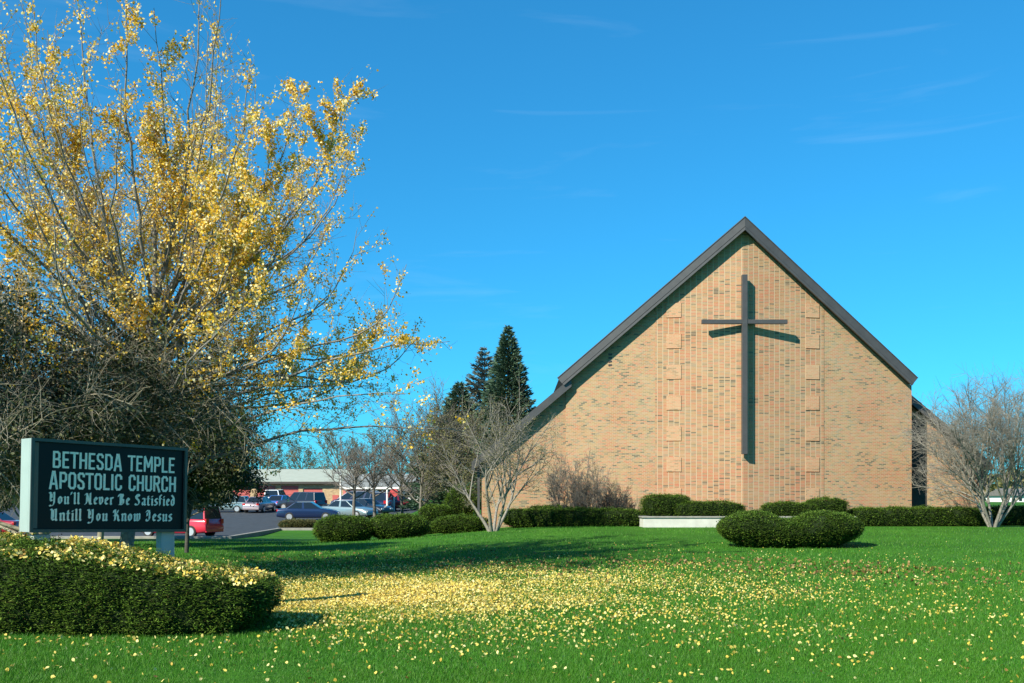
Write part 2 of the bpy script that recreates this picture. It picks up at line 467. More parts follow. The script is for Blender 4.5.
# main roof: two slabs, front edge following the fold, bronze fascia with a lower lip
OV = 0.37
def roof_half(sx):
    e = XC + sx * 8.86
    zr, ze = ZR, roof_z(e)
    yr, ye = front_y(XC) - OV, front_y(e) - OV
    t = 0.48
    mb = MB()
    cut = lambda xx, tt: xx - sx * tt * .49          # the eave is cut square to the slope
    el = cut(e, t); zl = roof_z(el) - t; yl = front_y(el) - OV
    mb.hexa(shift([(XC, yr, zr - t), (el, yl, zl), (el, 79, zl), (XC, 79, zr - t), (XC, yr, zr), (e, ye, ze), (e, 79, ze), (XC, 79, zr)]))
    rf = mb.build('roof', M_SHINGLE, church)
    e2 = e + sx * .05
    ze2, ye2 = roof_z(e2), front_y(e2) - OV
    def strip(z_hi, z_lo, out0, out1):
        xa, xb = cut(e2, -z_lo), cut(e2, -z_hi)
        ya, yb = front_y(xa) - OV, front_y(xb) - OV
        za_, zb2 = roof_z(xa) + z_lo, roof_z(xb) + z_hi
        return shift([(XC, yr - out1, zr + z_lo), (xa, ya - out1, za_), (xa, ya - out0, za_), (XC, yr - out0, zr + z_lo),
                      (XC, yr - out1, zr + z_hi), (xb, yb - out1, zb2), (xb, yb - out0, zb2), (XC, yr - out0, zr + z_hi)])
    m2 = MB()
    m2.hexa(strip(.05, -.39, .003, .06))
    m2.hexa(strip(-.425, -.57, .003, .11))
    m2.hexa(strip(.10, .052, .003, .09))
    m2.build('fascia', M_FASCIA, rf)
roof_half(-1); roof_half(1)

# low wings, stepped back and down from the gable
WY, WD = 51.3, 63.0
def wing(sx):
    WY = 51.3 if sx > 0 else YF + .06
    xi, xo = (XR if sx > 0 else XL + .25), XC + sx * 12.75
    top = lambda xx: roof_z(xx) - 0.52
    za = lambda xx: top(xx) - .3
    if sx < 0:
        pl = [([(xo, WY, zb), (xi, WY, zb), (xi, WY, za(xi)), (xo, WY, za(xo))], 2.0),
              ([(xo, WD, zb), (xo, WY, zb), (xo, WY, za(xo)), (xo, WD, za(xo))], 0.0)]
    else:
        pl = [([(xi, WY, zb), (xo, WY, zb), (xo, WY, za(xo)), (xi, WY, za(xi))], 12.0),
              ([(xo, WY, zb), (xo, WD, zb), (xo, WD, za(xo)), (xo, WY, za(xo))], 0.0)]
    wall_mesh('wing_wall', pl, M_BRICK, church)
    e = xo + sx * .42
    t = 0.34
    mb = MB()
    yo = WY - .38
    mb.hexa(shift([(xi, yo, top(xi) - t), (e, yo, top(e) - t), (e, WD, top(e) - t), (xi, WD, top(xi) - t),
                   (xi, yo, top(xi)), (e, yo, top(e)), (e, WD, top(e)), (xi, WD, top(xi))]))
    rf = mb.build('wing_roof', M_SHINGLE, church)
    m2 = MB()
    for hi, lo, out in ((.04, -.30, .05), (-.303, -.42, .08)):
        e2 = e + sx * .04
        m2.hexa(shift([(xi, yo - out, top(xi) + lo), (e2, yo - out, top(e2) + lo), (e2, yo - .003, top(e2) + lo), (xi, yo - .003, top(xi) + lo),
                       (xi, yo - out, top(xi) + hi), (e2, yo - out, top(e2) + hi), (e2, yo - .003, top(e2) + hi), (xi, yo - .003, top(xi) + hi)]))
    m2.build('fascia', M_FASCIA, rf)
    d = MB()
    xd = xo + sx * .12
    d.box((xd - .06, WY - .10, .1), (xd + .06, WY - .003, top(xo) - .3))
    d.v = [tuple(Vector(v) - CH) for v in d.v]
    d.build('downspout', M_FASCIA, church)
wing(-1); wing(1)
# dark panel standing in for the gable's shadow on the stepped-back wing wall
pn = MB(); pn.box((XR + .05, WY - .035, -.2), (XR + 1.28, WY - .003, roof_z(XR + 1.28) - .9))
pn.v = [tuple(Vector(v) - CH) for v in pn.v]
pn.build('recess_shade_panel', M_SOFFIT, church)

# the cross on the wall
cross = empty('wall_cross', (XC, YP - .30, 3.9))
tag(cross, 'tall dark metal cross mounted on the brick gable', 'cross')
CO = Vector((XC, YP - .30, 3.9))
zt = E + (500 - 274.5) / 1000 * 48.1; z0 = E + (500 - 454) / 1000 * 48.1; za = E + (500 - 321.5) / 1000 * 48.1
u = MB(); u.box((-.125, -.13, z0 - 3.9), (.125, .12, zt - 3.9)); u.build('upright', M_CROSS, cross, bevel=.008)
a = MB()
a.box((-2.06, -.10, za - 3.9 - .10), (-.127, .10, za - 3.9 + .10)); a.box((.127, -.10, za - 3.9 - .10), (2.06, .10, za - 3.9 + .10))
a.build('crossbar', M_CROSS, cross, bevel=.008)
for zz in (z0 + .8, (z0 + za) / 2, za + 1.2):
    b = MB(); b.box((-.05, .122, zz - 3.9 - .05), (.05, .32, zz - 3.9 + .05)); b.build('bracket', M_CROSS, cross)

# low white planter wall in front of the cross
pw = empty('planter_wall', (10.5, 45, .28))
tag(pw, 'low white concrete planter wall at the foot of the gable', 'planter wall')
def pbox(mb, a, b): mb.box(tuple(Vector(a) - Vector((10.5, 45, .28))), tuple(Vector(b) - Vector((10.5, 45, .28))))
m = MB(); ptop = E + (500 - 516.3) / 1000 * 45
pbox(m, (5.92, 45, -.1), (15.4, 45.3, ptop - .07)); pbox(m, (5.92, 45.303, -.1), (6.2, 47.6, ptop - .07)); pbox(m, (15.12, 45.303, -.1), (15.4, 47.6, ptop - .07))
m.build('wall', plain('white_painted_concrete', (0.48, 0.48, 0.43), 0.8, 0, .2, .10, 3), pw, bevel=.01)
m = MB()
pbox(m, (5.86, 44.94, ptop - .068), (15.46, 45.36, ptop)); pbox(m, (5.86, 45.363, ptop - .068), (6.26, 47.66, ptop)); pbox(m, (15.06, 45.363, ptop - .068), (15.46, 47.66, ptop))
m.build('coping', M_CONC, pw, bevel=.01)
m = MB(); pbox(m, (6.203, 45.303, -.1), (15.117, 47.6, ptop - .15)); m.build('soil', plain('soil', (.05, .035, .025), .95, 0, .1, .3, 6), pw)
# ------------------------------------------------------------------ the church sign
SW, SH, SD = 2.25, 1.225, 0.31
ang = math.atan2(1.70, 1.465)
TILT = math.radians(-1.2)
sign = empty('church_sign', (-5.52, 13.85, gz(-5.52, 13.85)), ang)
tag(sign, 'dark lettered church sign cabinet on two grey posts behind a clipped hedge', 'sign')
# local axes: x along the face, -y out of the face, z up
zc = (E + .171) - gz(-5.52, 13.85)
RT = Matrix.Translation((0, 0, zc)) @ Matrix.Rotation(-TILT, 4, 'Y')
M_SIGNALU = plain('sign_aluminium', (0.36, 0.44, 0.40), 0.45, 0.3, .5, .06, 4)
M_SIGNFRM = plain('sign_frame', (0.075, 0.075, 0.065), 0.4, 0.4, .5, .1, 6)
M_SIGNBLK = plain('sign_black', (0.003, 0.004, 0.005), 0.4, 0, .25)
M_SIGNIN = plain('sign_inner_return', (0.13, 0.11, 0.085), 0.6)
M_LET = plain('sign_letters', (0.95, 0.82, 0.64), 0.5)
M_POST = plain('sign_post_paint', (0.34, 0.37, 0.36), 0.5, .2, .5, .08, 5)
hx, hz = SW / 2, SH / 2
mb = MB(); w = .036; rec = .045
mb.box((-hx, rec + .02, -hz), (hx, SD, hz), RT)                     # back box
for a, b in (((-hx, .012, -hz), (-hx + .012, rec + .018, hz)), ((hx - .012, .012, -hz), (hx, rec + .018, hz)),
             ((-hx + .012, .012, hz - .012), (hx - .012, rec + .018, hz)), ((-hx + .012, .012, -hz), (hx - .012, rec + .018, -hz + .012))):
    mb.box(a, b, RT)
cab = mb.build('cabinet', M_SIGNALU, sign)
mb = MB()
for a, b in (((-hx - .004, -.012, -hz - .004), (-hx + w, .011, hz + .004)), ((hx - w, -.012, -hz - .004), (hx + .004, .011, hz + .004)),
             ((-hx + w + .001, -.012, hz - w), (hx - w - .001, .011, hz + .004)), ((-hx + w + .001, -.012, -hz - .004), (hx - w - .001, .011, -hz + w))):
    mb.box(a, b, RT)
mb.build('frame', M_SIGNFRM, cab)
mb = MB(); mb.box((-hx + .013, .013, -hz + .013), (-hx + .03, rec, hz - .013), RT); mb.build('inner_return', M_SIGNIN, cab)
mb = MB(); mb.box((hx - .03, .013, -hz + .013), (hx - .013, rec, hz - .013), RT); mb.build('inner_return', M_SIGNIN, cab)
mb = MB(); mb.box((-hx + .031, rec - .012, -hz + .013), (hx - .031, rec + .017, hz - .013), RT)
face = mb.build('face_panel', M_SIGNBLK, sign)
mb = MB(); mb.box((-hx + .05, rec - .017, -hz + .05), (-hx + .105, rec - .0125, hz - .05), RT); mb.build('edge_strip', M_SIGNIN, face)
for px in (-.95, .86):
    mb = MB(); mb.box((px - .11, .06, -.3), (px + .11, .20, zc - hz - .012 - TILT * 0))
    mb.build('post', M_POST, sign, bevel=.012)

# lettering: strokes of a square pen, each a thin raised bar on the face
SANS = {
 'B': (.62, [[(.08,0),(.08,1.5)],[(.08,1.42),(.38,1.42),(.5,1.3),(.5,.95),(.4,.8)],[(.08,.78),(.42,.78),(.54,.64),(.54,.2),(.42,.08),(.08,.08)]]),
 'E': (.54, [[(.08,0),(.08,1.5)],[(.08,1.42),(.48,1.42)],[(.08,.78),(.42,.78)],[(.08,.08),(.48,.08)]]),
 'T': (.56, [[(.28,0),(.28,1.5)],[(.0,1.42),(.56,1.42)]]),
 'H': (.62, [[(.08,0),(.08,1.5)],[(.54,0),(.54,1.5)],[(.08,.78),(.54,.78)]]),
 'S': (.58, [[(.5,1.1),(.5,1.3),(.4,1.42),(.18,1.42),(.08,1.3),(.08,1.0),(.18,.84),(.4,.68),(.5,.52),(.5,.2),(.4,.08),(.18,.08),(.08,.2),(.08,.42)]]),
 'D': (.62, [[(.08,0),(.08,1.5)],[(.08,1.42),(.38,1.42),(.54,1.22),(.54,.28),(.38,.08),(.08,.08)]]),
 'A': (.66, [[(.06,0),(.28,1.5)],[(.60,0),(.38,1.5)],[(.28,1.42),(.38,1.42)],[(.16,.42),(.5,.42)]]),
 'M': (.80, [[(.08,0),(.08,1.5)],[(.72,0),(.72,1.5)],[(.1,1.45),(.40,.5)],[(.70,1.45),(.40,.5)]]),
 'P': (.58, [[(.08,0),(.08,1.5)],[(.08,1.42),(.4,1.42),(.52,1.28),(.52,.82),(.4,.68),(.08,.68)]]),
 'L': (.52, [[(.08,0),(.08,1.5)],[(.08,.08),(.48,.08)]]),
 'O': (.62, [[(.2,.08),(.08,.24),(.08,1.26),(.2,1.42),(.42,1.42),(.54,1.26),(.54,.24),(.42,.08),(.2,.08)]]),
 'I': (.22, [[(.11,0),(.11,1.5)]]),
 'C': (.60, [[(.52,1.02),(.52,1.26),(.4,1.42),(.2,1.42),(.08,1.26),(.08,.24),(.2,.08),(.4,.08),(.52,.24),(.52,.48)]]),
 'U': (.62, [[(.08,1.5),(.08,.24),(.2,.08),(.42,.08),(.54,.24),(.54,1.5)]]),
 'R': (.62, [[(.08,0),(.08,1.5)],[(.08,1.42),(.4,1.42),(.52,1.28),(.52,.9),(.4,.76),(.08,.76)],[(.32,.76),(.56,0)]]),
 ' ': (.34, []),
}
def mnm(x, t=.92): return [(x - .07, t), (x + .03, t - .1), (x, .12), (x + .1, .03)]
BLACK = {
 'Y': (.92, [[(.02,1.32),(.14,1.42),(.24,1.3),(.22,.5),(.34,.34),(.56,.5)],[(.5,1.34),(.62,1.44),(.66,1.3),(.64,.1),(.5,-.2),(.25,-.3),(.12,-.18)],[(.24,1.3),(.34,1.4)],[(.34,1.2),(.36,.7)]]),
 'o': (.58, [[(.3,.95),(.12,.76),(.12,.26),(.3,.05)],[(.22,.9),(.44,.74),(.44,.24),(.28,.08)]]),
 'u': (.66, [mnm(.14),[(.18,.1),(.28,.03),(.46,.2)],mnm(.5)]),
 "'": (.24, [[(.12,1.5),(.14,1.38),(.06,1.2)]]),
 'l': (.30, [[(.06,1.46),(.15,1.36),(.13,.14),(.24,.03)]]),
 'N': (.94, [[(.02,1.2),(.12,1.38),(.26,1.36),(.24,.3),(.14,.05),(.02,.02)],[(.24,1.36),(.62,.14)],[(.66,1.46),(.66,.1),(.8,.02)],[(.62,.14),(.7,.04)]]),
 'e': (.52, [[(.28,.95),(.12,.76),(.12,.24),(.28,.05),(.44,.18)],[(.24,.92),(.42,.76),(.4,.62),(.14,.46)]]),
 'v': (.58, [[(.04,.96),(.13,.84),(.13,.22),(.28,.04)],[(.3,.98),(.45,.82),(.45,.3),(.26,.05)]]),
 'r': (.46, [mnm(.13),[(.16,.76),(.32,.96),(.42,.84)]]),
 'B': (.86, [[(.04,1.1),(.1,1.38),(.3,1.42),(.28,.1),(.1,.04)],[(.26,1.38),(.56,1.4),(.64,1.2),(.5,.86),(.3,.8)],[(.4,.82),(.68,.66),(.68,.22),(.46,.04),(.22,.1)],[(.44,1.3),(.44,.2)]]),
 'S': (.78, [[(.62,1.2),(.56,1.4),(.34,1.44),(.16,1.26),(.2,.98),(.54,.66),(.62,.34),(.46,.06),(.2,.04),(.06,.2)],[(.38,1.36),(.36,1.0)]]),
 'a': (.58, [[(.08,.82),(.2,.94),(.42,.86),(.42,.14),(.54,.03)],[(.4,.52),(.14,.42),(.12,.18),(.24,.05),(.42,.2)]]),
 't': (.42, [[(.18,1.26),(.16,.14),(.3,.03),(.38,.12)],[(.02,.9),(.36,.9)]]),
 'i': (.30, [mnm(.14),[(.12,1.24),(.19,1.17)]]),
 's': (.50, [[(.42,.84),(.28,.96),(.12,.8),(.16,.6),(.38,.4),(.4,.18),(.22,.04),(.06,.14)]]),
 'f': (.42, [[(.38,1.36),(.24,1.46),(.15,1.3),(.15,.1),(.06,0)],[(.0,.9),(.36,.9)]]),
 'd': (.60, [[(.24,.95),(.12,.74),(.12,.24),(.3,.04),(.46,.22)],[(.12,1.44),(.34,1.24),(.46,.96),(.46,.2),(.34,.06)],[(.2,.9),(.44,.8)]]),
 'U': (.90, [[(.02,1.3),(.14,1.42),(.24,1.28),(.22,.3),(.4,.05),(.64,.3)],[(.5,1.36),(.66,1.42),(.68,1.28),(.66,.12),(.8,.02)],[(.38,1.3),(.38,.34)]]),
 'n': (.66, [mnm(.14),[(.18,.76),(.34,.96),(.48,.84)],mnm(.5)]),
 'K': (.88, [[(.1,1.1),(.12,1.38),(.28,1.42),(.26,.12),(.1,.02)],[(.26,.74),(.5,1.0),(.6,1.34),(.7,1.4)],[(.4,.86),(.6,.6),(.62,.16),(.78,.02)],[(.08,.7),(.4,.72)]]),
 'w': (.90, [mnm(.14),[(.18,.1),(.26,.04),(.42,.16)],[(.38,.94),(.46,.84),(.46,.14)],[(.48,.1),(.58,.04),(.74,.2)],[(.68,.98),(.78,.84),(.76,.2),(.6,.05)]]),
 'J': (.72, [[(.08,1.2),(.16,1.4),(.42,1.36),(.56,1.44)],[(.4,1.36),(.5,1.1),(.48,.3),(.34,.05),(.12,.06),(.06,.24)],[(.2,1.1),(.2,.7)]]),
 ' ': (.36, []),
}
def lettering(text, font, u0, u1, v0, em, pen, name='lettering'):
    """text runs from u0 to u1 on the face, baseline v0; em = height of one unit; pen = ('round', w) or ('nib', w)"""
    adv = sum(font[c][0] for c in text) + .14 * (len(text) - 1)
    sx = (u1 - u0) / adv
    mb = MB(); x = 0.0; k = 0
    y0 = rec - .0145
    for c in text:
        wd, strokes = font[c]
        if c == ' ' and mb.v:
            mb.build(name, M_LET, face); mb = MB()               # each word is a strip of its own
        for pl in strokes:
            for (ax, az), (bx, bz) in zip(pl[:-1], pl[1:]):
                A = Vector((u0 + (x + ax) * sx, v0 + az * em)); B = Vector((u0 + (x + bx) * sx, v0 + bz * em))
                if pen[0] == 'round':
                    t = (B - A).normalized(); n = Vector((-t.y, t.x)) * pen[1] / 2; A2 = A - t * pen[1] * .42; B2 = B + t * pen[1] * .42
                    if abs(t.x) < .02 or abs(t.y) < .02:
                        A2 = A - t * (pen[1] * .0 if abs(t.x) < .02 else pen[1] * .45); B2 = B + t * (pen[1] * .0 if abs(t.x) < .02 else pen[1] * .3)
                    q = [A2 - n, B2 - n, B2 + n, A2 + n]
                else:
                    nb = Vector((math.cos(math.radians(38)), math.sin(math.radians(38)))) * pen[1] / 2
                    hb = Vector((-nb.y, nb.x)) * .28
                    t = (B - A).normalized()
                    off = nb if abs(t.x * nb.y - t.y * nb.x) > .35 * nb.length else hb
                    q = [A - off, B - off, B + off, A + off]
                yy = y0 - .00022 * (k % 23); k += 1
                lo = [RT @ Vector((p.x, rec - .0122, p.y)) for p in q]; hi = [RT @ Vector((p.x, yy - .004, p.y)) for p in q]
                mb.hexa(lo + hi)
        x += wd + .14
    return mb.build(name, M_LET, face)
# pixel -> face coordinates: the face spans x 31..187 with perspective; solved along the face
def face_u(px):
    a = math.atan2(0, 1)
    k = (px - 512) / 1000
    cx, cy = -5.52, 13.85
    t = (k * cy - cx) / (math.cos(ang) - k * math.sin(ang))
    return t + .018
def face_v(px, py):
    u = face_u(px) - .018; d = 13.85 + u * math.sin(ang)
    return (E + (500 - py) / 1000 * d) - (E + .171) + math.tan(-TILT) * u
# (text, first px, last px, baseline y at first px, cap height px at first px)
for txt, font, p0, p1, base, cap, n, pen in (
        ('BETHESDA TEMPLE', SANS, 52, 174, 467.4, 16.6, 1.5, ('round', .028)),
        ('APOSTOLIC CHURCH', SANS, 49, 175.5, 488.2, 16.8, 1.5, ('round', .029)),
        ("You'll Never Be Satisfied", BLACK, 48.5, 175, 503.6, 11.4, 1.42, ('nib', .028)),
        ('Untill You Know Jesus', BLACK, 50, 172.5, 520.6, 11.6, 1.42, ('nib', .029))):
    ua, ub = face_u(p0), face_u(p1)
    va = face_v(p0, base); da = 13.85 + ua * math.sin(ang)
    lettering(txt, font, ua, ub, va, cap / 1000 * da / n, pen)
# ------------------------------------------------------------------ foliage helpers
def rand_unit(n):
    v = rng.normal(size=(n, 3)); return v / np.linalg.norm(v, axis=1, keepdims=True)
def unit(v): return v / np.maximum(np.linalg.norm(v, axis=1, keepdims=True), 1e-9)

def cards(C, axis, length, width, shape='leaf', nrm=None):
    """one small bent leaf per centre: axis (n,3) is its long direction"""
    n = len(C); axis = unit(axis)
    s = unit(np.cross(axis, rand_unit(n) if nrm is None else nrm))
    nn = np.cross(axis, s)
    L = np.broadcast_to(np.asarray(length, float).reshape(-1, 1), (n, 1)); W = np.broadcast_to(np.asarray(width, float).reshape(-1, 1), (n, 1))
    if shape == 'fan':
        p = [C, C + axis * L * .5 + s * W * .46, C + axis * L * .86 + s * W * .36 + nn * L * .08, C + axis * L + nn * L * .12, C + axis * L * .86 - s * W * .36 + nn * L * .08, C + axis * L * .5 - s * W * .46]
    elif shape == 'tri':
        p = [C - s * W * .5, C + s * W * .5, C + axis * L]
    else:
        p = [C, C + axis * L * .45 + s * W * .5 + nn * L * .06, C + axis * L, C + axis * L * .45 - s * W * .5 + nn * L * .06]
    k = len(p)
    V = np.stack(p, 1).reshape(-1, 3)
    F = np.arange(n * k).reshape(n, k)
    return V, F

class Tubes:
    def __init__(s): s.V = []; s.F = []; s.n = 0
    def add(s, pts, rad, sides=5):
        pts = np.asarray(pts, float); m = len(pts)
        t = np.gradient(pts, axis=0); t = unit(t)
        ref = np.array([0.31, 0.17, 0.93]) if abs(t[0][2]) < .8 else np.array([0.93, 0.2, 0.1])
        a = unit(np.cross(t, ref)); b = np.cross(t, a)
        th = np.linspace(0, 2 * np.pi, sides, endpoint=False)
        r = np.asarray(rad, float).reshape(m, 1, 1)
        ring = pts[:, None, :] + r * (np.cos(th)[None, :, None] * a[:, None, :] + np.sin(th)[None, :, None] * b[:, None, :])
        s.V.append(ring.reshape(-1, 3))
        i = np.arange(m - 1)[:, None] * sides; j = np.arange(sides)[None, :]; j2 = (j + 1) % sides
        s.F.append((np.stack([i + j, i + j2, i + sides + j2, i + sides + j], -1).reshape(-1, 4)) + s.n)
        s.n += m * sides
    def build(s, name, mat, parent=None):
        return mesh_np(name, np.concatenate(s.V), [np.concatenate(s.F)], mat, parent, smooth=True)

def sweep(p, d, length, n=6, up=0.0, wob=0.15, droop=0.0):
    """points of a growing shoot: bends up (or down) and wanders"""
    p = np.array(p, float); d = np.array(d, float); d /= np.linalg.norm(d)
    pts = [p.copy()]; st = length / (n - 1)
    for i in range(n - 1):
        d = d + np.array([0, 0, up - droop * (i / n)]) * st / length * 1.5 + rng.normal(size=3) * wob * (0.6 if n > 5 else .4)
        d /= np.linalg.norm(d)
        p = p + d * st; pts.append(p.copy())
    return np.array(pts)

def side_dir(t, angle):
    """a direction leaning off t by angle, any way round"""
    r = rand_unit(1)[0]; s = np.cross(t, r); s /= np.linalg.norm(s)
    return t * math.cos(angle) + s * math.sin(angle)

def at(pts, t):
    f = t * (len(pts) - 1); i = min(int(f), len(pts) - 2)
    p = pts[i] + (pts[i + 1] - pts[i]) * (f - i); d = pts[i + 1] - pts[i]
    return p, d / np.linalg.norm(d)

# ------------------------------------------------------------------ clipped hedges
def sq(c, e): return np.sign(c) * np.abs(c) ** e

def bumps(Pn, f, amp, seed=0.0):
    x, y, z = Pn[:, 0] * f + seed, Pn[:, 1] * f - seed, Pn[:, 2] * f
    return amp * (np.sin(1.7 * x + 1.1 * np.sin(2.3 * y)) * np.sin(1.9 * y + .9 * np.sin(1.7 * z)) + .6 * np.sin(4.1 * x + 2.2 * z) * np.sin(3.7 * y + 3.1 * z) + .35 * np.sin(8.3 * x - 3 * y) * np.sin(7.9 * z + 5 * y))

def hedge_points(U, Vv, hx, hy, H, e_plan, e_sec, under):
    """u around, v from the foot (-1) to the crown (+1)"""
    cu, su = np.cos(U), np.sin(U)
    ph = (Vv * .5 + .5) * (math.pi / 2 + .95) - .95            # -54 deg .. 90 deg
    cv, sv = np.cos(ph), np.sin(ph)
    rr = sq(cv, e_sec)
    zz = sq(sv, e_sec)
    zlo = -abs(math.sin(.95)) ** e_sec
    z = (zz - zlo) / (1 - zlo)
    pin = 1 - under * (1 - np.clip(z / .55, 0, 1)) ** 1.4
    x = hx * sq(cu, e_plan) * np.maximum(rr, 0) * pin
    y = hy * sq(su, e_plan) * np.maximum(rr, 0) * pin
    return np.stack([x, y, z * H], -1)

def hedge(name, label, cx, cy, L, W, H, n, rz=0.0, e_plan=.45, e_sec=.4, under=.16, leaf=(.07, .028), amp=.05, warp=None, group='clipped yew hedges', z0=None, cat='hedge', freq=2.4, mats=None, stray=.8):
    mats = mats or [M_YEWCORE, M_YEW]
    n = int(n * 1.4)
    nu, nv = max(48, int(L * 14)), 30
    u = np.linspace(0, 2 * np.pi, nu, endpoint=False); v = np.linspace(-1, 1, nv)
    U, Vv = np.meshgrid(u, v)
    Bp = hedge_points(U.ravel(), Vv.ravel(), L / 2, W / 2, H, e_plan, e_sec, under)
    sd = cx * 1.7 + cy
    if warp: Bp = warp(Bp)
    G = Bp.reshape(nv, nu, 3)
    i, j = np.meshgrid(np.arange(nu), np.arange(nv - 1)); j2 = j
    a = (j * nu + i).ravel(); b = (j * nu + (i + 1) % nu).ravel()
    F = np.stack([a, b, b + nu, a + nu], -1)
    # normals + area-weighted picks
    e1 = Bp[F[:, 1]] - Bp[F[:, 0]]; e2 = Bp[F[:, 3]] - Bp[F[:, 0]]
    nr = np.cross(e1, e2); ar = np.linalg.norm(nr, axis=1)
    nr = nr / np.maximum(ar[:, None], 1e-9)
    cen = np.array([0, 0, H * .4]);
    pick = rng.choice(len(F), n, p=ar / ar.sum())
    s, t = rng.random((n, 1)), rng.random((n, 1))
    C = (Bp[F[pick, 0]] * (1 - s) * (1 - t) + Bp[F[pick, 1]] * s * (1 - t) + Bp[F[pick, 2]] * s * t + Bp[F[pick, 3]] * (1 - s) * t)
    N_ = nr[pick]
    if warp is None or True:
        N_ = np.where(((C - cen) * N_).sum(1, keepdims=True) < 0, -N_, N_)
    bm_ = bumps(C, freq, amp, sd)
    C = C + N_ * (bm_ + rng.normal(size=n) * amp * .5 + amp * stray * (rng.random(n) < .06) * 2)[:, None]
    ax = N_ * np.array([1, 1, .30]) * .8 + rand_unit(n) * np.array([.9, .9, .22])     # flat sprays reaching outward
    Lf = leaf[0] * (.6 + .8 * rng.random(n)); Wf = leaf[1] * (.7 + .6 * rng.random(n))
    LV, LF = cards(C - unit(ax) * Lf[:, None] * .4, ax, Lf, Wf, nrm=np.array([0, 0, 1]) + rand_unit(n) * .26)
    Bc = Bp + np.concatenate([np.zeros((len(Bp), 0))], 1) if False else Bp.copy()
    ctr = np.array([Bp[:, 0].mean(), Bp[:, 1].mean(), 0])
    inn = unit(Bc - np.array([0, 0, H * .35])); Bc = Bc - inn * (amp * 1.3)
    V = np.concatenate([Bc, LV]); LF = LF + len(Bc)
    o = mesh_np(name, V, [F, LF], mats, None, [0, 1], [True, False])
    zz = gz(cx, cy) - .04 if z0 is None else z0
    o.location = (cx, cy, zz); o.rotation_euler = (0, 0, rz)
    tag(o, label, cat, group)
    return o

# the near hedge round the sign: higher at its far left end, falling to the right
HBX = [-8, -6.48, -6.32, -5.98, -5.82, -5.4, -4.9, -4.4, -3.9, -2.8]
HBZ = [1.18, 1.15, .99, .99, 1.12, 1.05, .93, .80, .73, .62]
def warp_sign(B):
    q = B.copy()
    X = q[:, 0] + HX; Y = q[:, 1] + HY
    hb = np.interp(X, HBX, HBZ)
    hf = np.interp(X, [-8, -6, -4.7, -4.0, -2.9], [1.02, .98, .86, .74, .64])
    t = np.clip((q[:, 1] + .85) / 1.5, 0, 1)
    q[:, 2] = q[:, 2] * (hf * (1 - t) + hb * t) / 1.0
    return q
HX, HY = -5.72, 12.75
hedge('clipped_hedge', 'long dark clipped hedge in front of the church sign, strewn with fallen yellow leaves', HX, HY, 5.3, 1.75, 1.0, 95000, 0, .35, .28, .12, (.05, .017), .045, warp_sign, z0=0.0, freq=4.2)

def hpx(label, x0, x1, ytop, d, W, n, **k):
    """a hedge from pixel x0 to x1 with its top at pixel ytop, at depth d"""
    a, b = (x0 - 512) / 1000 * d, (x1 - 512) / 1000 * d
    cx = (a + b) / 2
    H = (E + (500 - ytop - 1) / 1000 * d) - (k['z0'] if k.get('z0') is not None else gz(cx, d)) + .04
    return hedge(k.pop('name', 'clipped_hedge'), label, cx, d + W * .3, b - a, W, H, n, **k)
def warp_twin(B):
    q = B.copy(); x = q[:, 0] / 2.33
    q[:, 2] *= 1.05 - .30 * np.exp(-((x + .02) / .25) ** 2)
    return q
hpx('rounded dark hedge on the open lawn with two humps joined by a shallow dip', 722, 869, 511.5, 31.7, 2.5, 40000, leaf=(.065, .028), e_plan=.75, e_sec=.80, under=.30, warp=warp_twin, amp=.035)
hpx('dark round-ended hedge at the lawn edge in front of the parked cars', 311, 372, 515.5, 43, 2.3, 12000, leaf=(.09, .036), e_plan=.8, e_sec=.8, under=.2)
hpx('sunlit rounded hedge beside the dark one in front of the parking lot', 364, 427, 514, 43.4, 2.3, 12000, leaf=(.09, .036), e_plan=.8, e_sec=.85, under=.25)
hpx('small clipped hedge just left of the pale bare tree by the church', 431, 489, 515.5, 45.6, 1.5, 9000, leaf=(.09, .036), e_plan=.8, e_sec=.8)
hpx('square-cut hedge behind the small hedges near the church corner', 418, 452, 504.5, 52, 1.8, 8000, leaf=(.10, .04), e_plan=.7, e_sec=.6)
hpx('long low hedge along the left foot of the brick church wall', 500, 646, 508.8, 46.6, 1.5, 22000, leaf=(.09, .036), e_plan=.3, e_sec=.4)
hpx('short taller hedge block rising behind the long hedge left of the planter', 529, 572, 505.6, 47.8, 1.2, 7000, leaf=(.09, .036), e_plan=.4, e_sec=.4)
hpx('tall flat-topped yew block at the left end of the white planter', 643, 691, 495.5, 46.4, 1.3, 9000, leaf=(.08, .032), e_plan=.5, e_sec=.45, z0=.75)
hpx('long rounded yew on the left half of the white planter', 674, 746, 502, 46.0, 1.1, 9000, leaf=(.08, .032), e_plan=.5, e_sec=.55, z0=.75)
hpx('low yew on the right half of the planter behind the two-humped hedge', 763, 818, 503, 46.2, 1.1, 8000, leaf=(.08, .032), e_plan=.5, e_sec=.5, z0=.75)
hpx('flat-topped yew at the right end of the white planter', 807, 849, 499, 46.6, 1.1, 7000, leaf=(.08, .032), e_plan=.5, e_sec=.45, z0=.75)
hpx('long low hedge along the right foot of the brick church wall', 848, 992, 507.5, 46.9, 1.5, 22000, leaf=(.09, .036), e_plan=.3, e_sec=.4)
hpx('hedge running out of frame behind the bare tree right of the church', 975, 1080, 506, 48.6, 1.5, 12000, leaf=(.09, .036), e_plan=.3, e_sec=.45)
hpx('low green shrub on the kerb in front of the dark blue sedan', 277, 318, 519.5, 66.4, 1.6, 5000, leaf=(.11, .045), e_plan=.8, e_sec=.7, name='low_shrub', cat='shrub', group=None,
    mats=[M_YEWCORE, M_OLIVE])
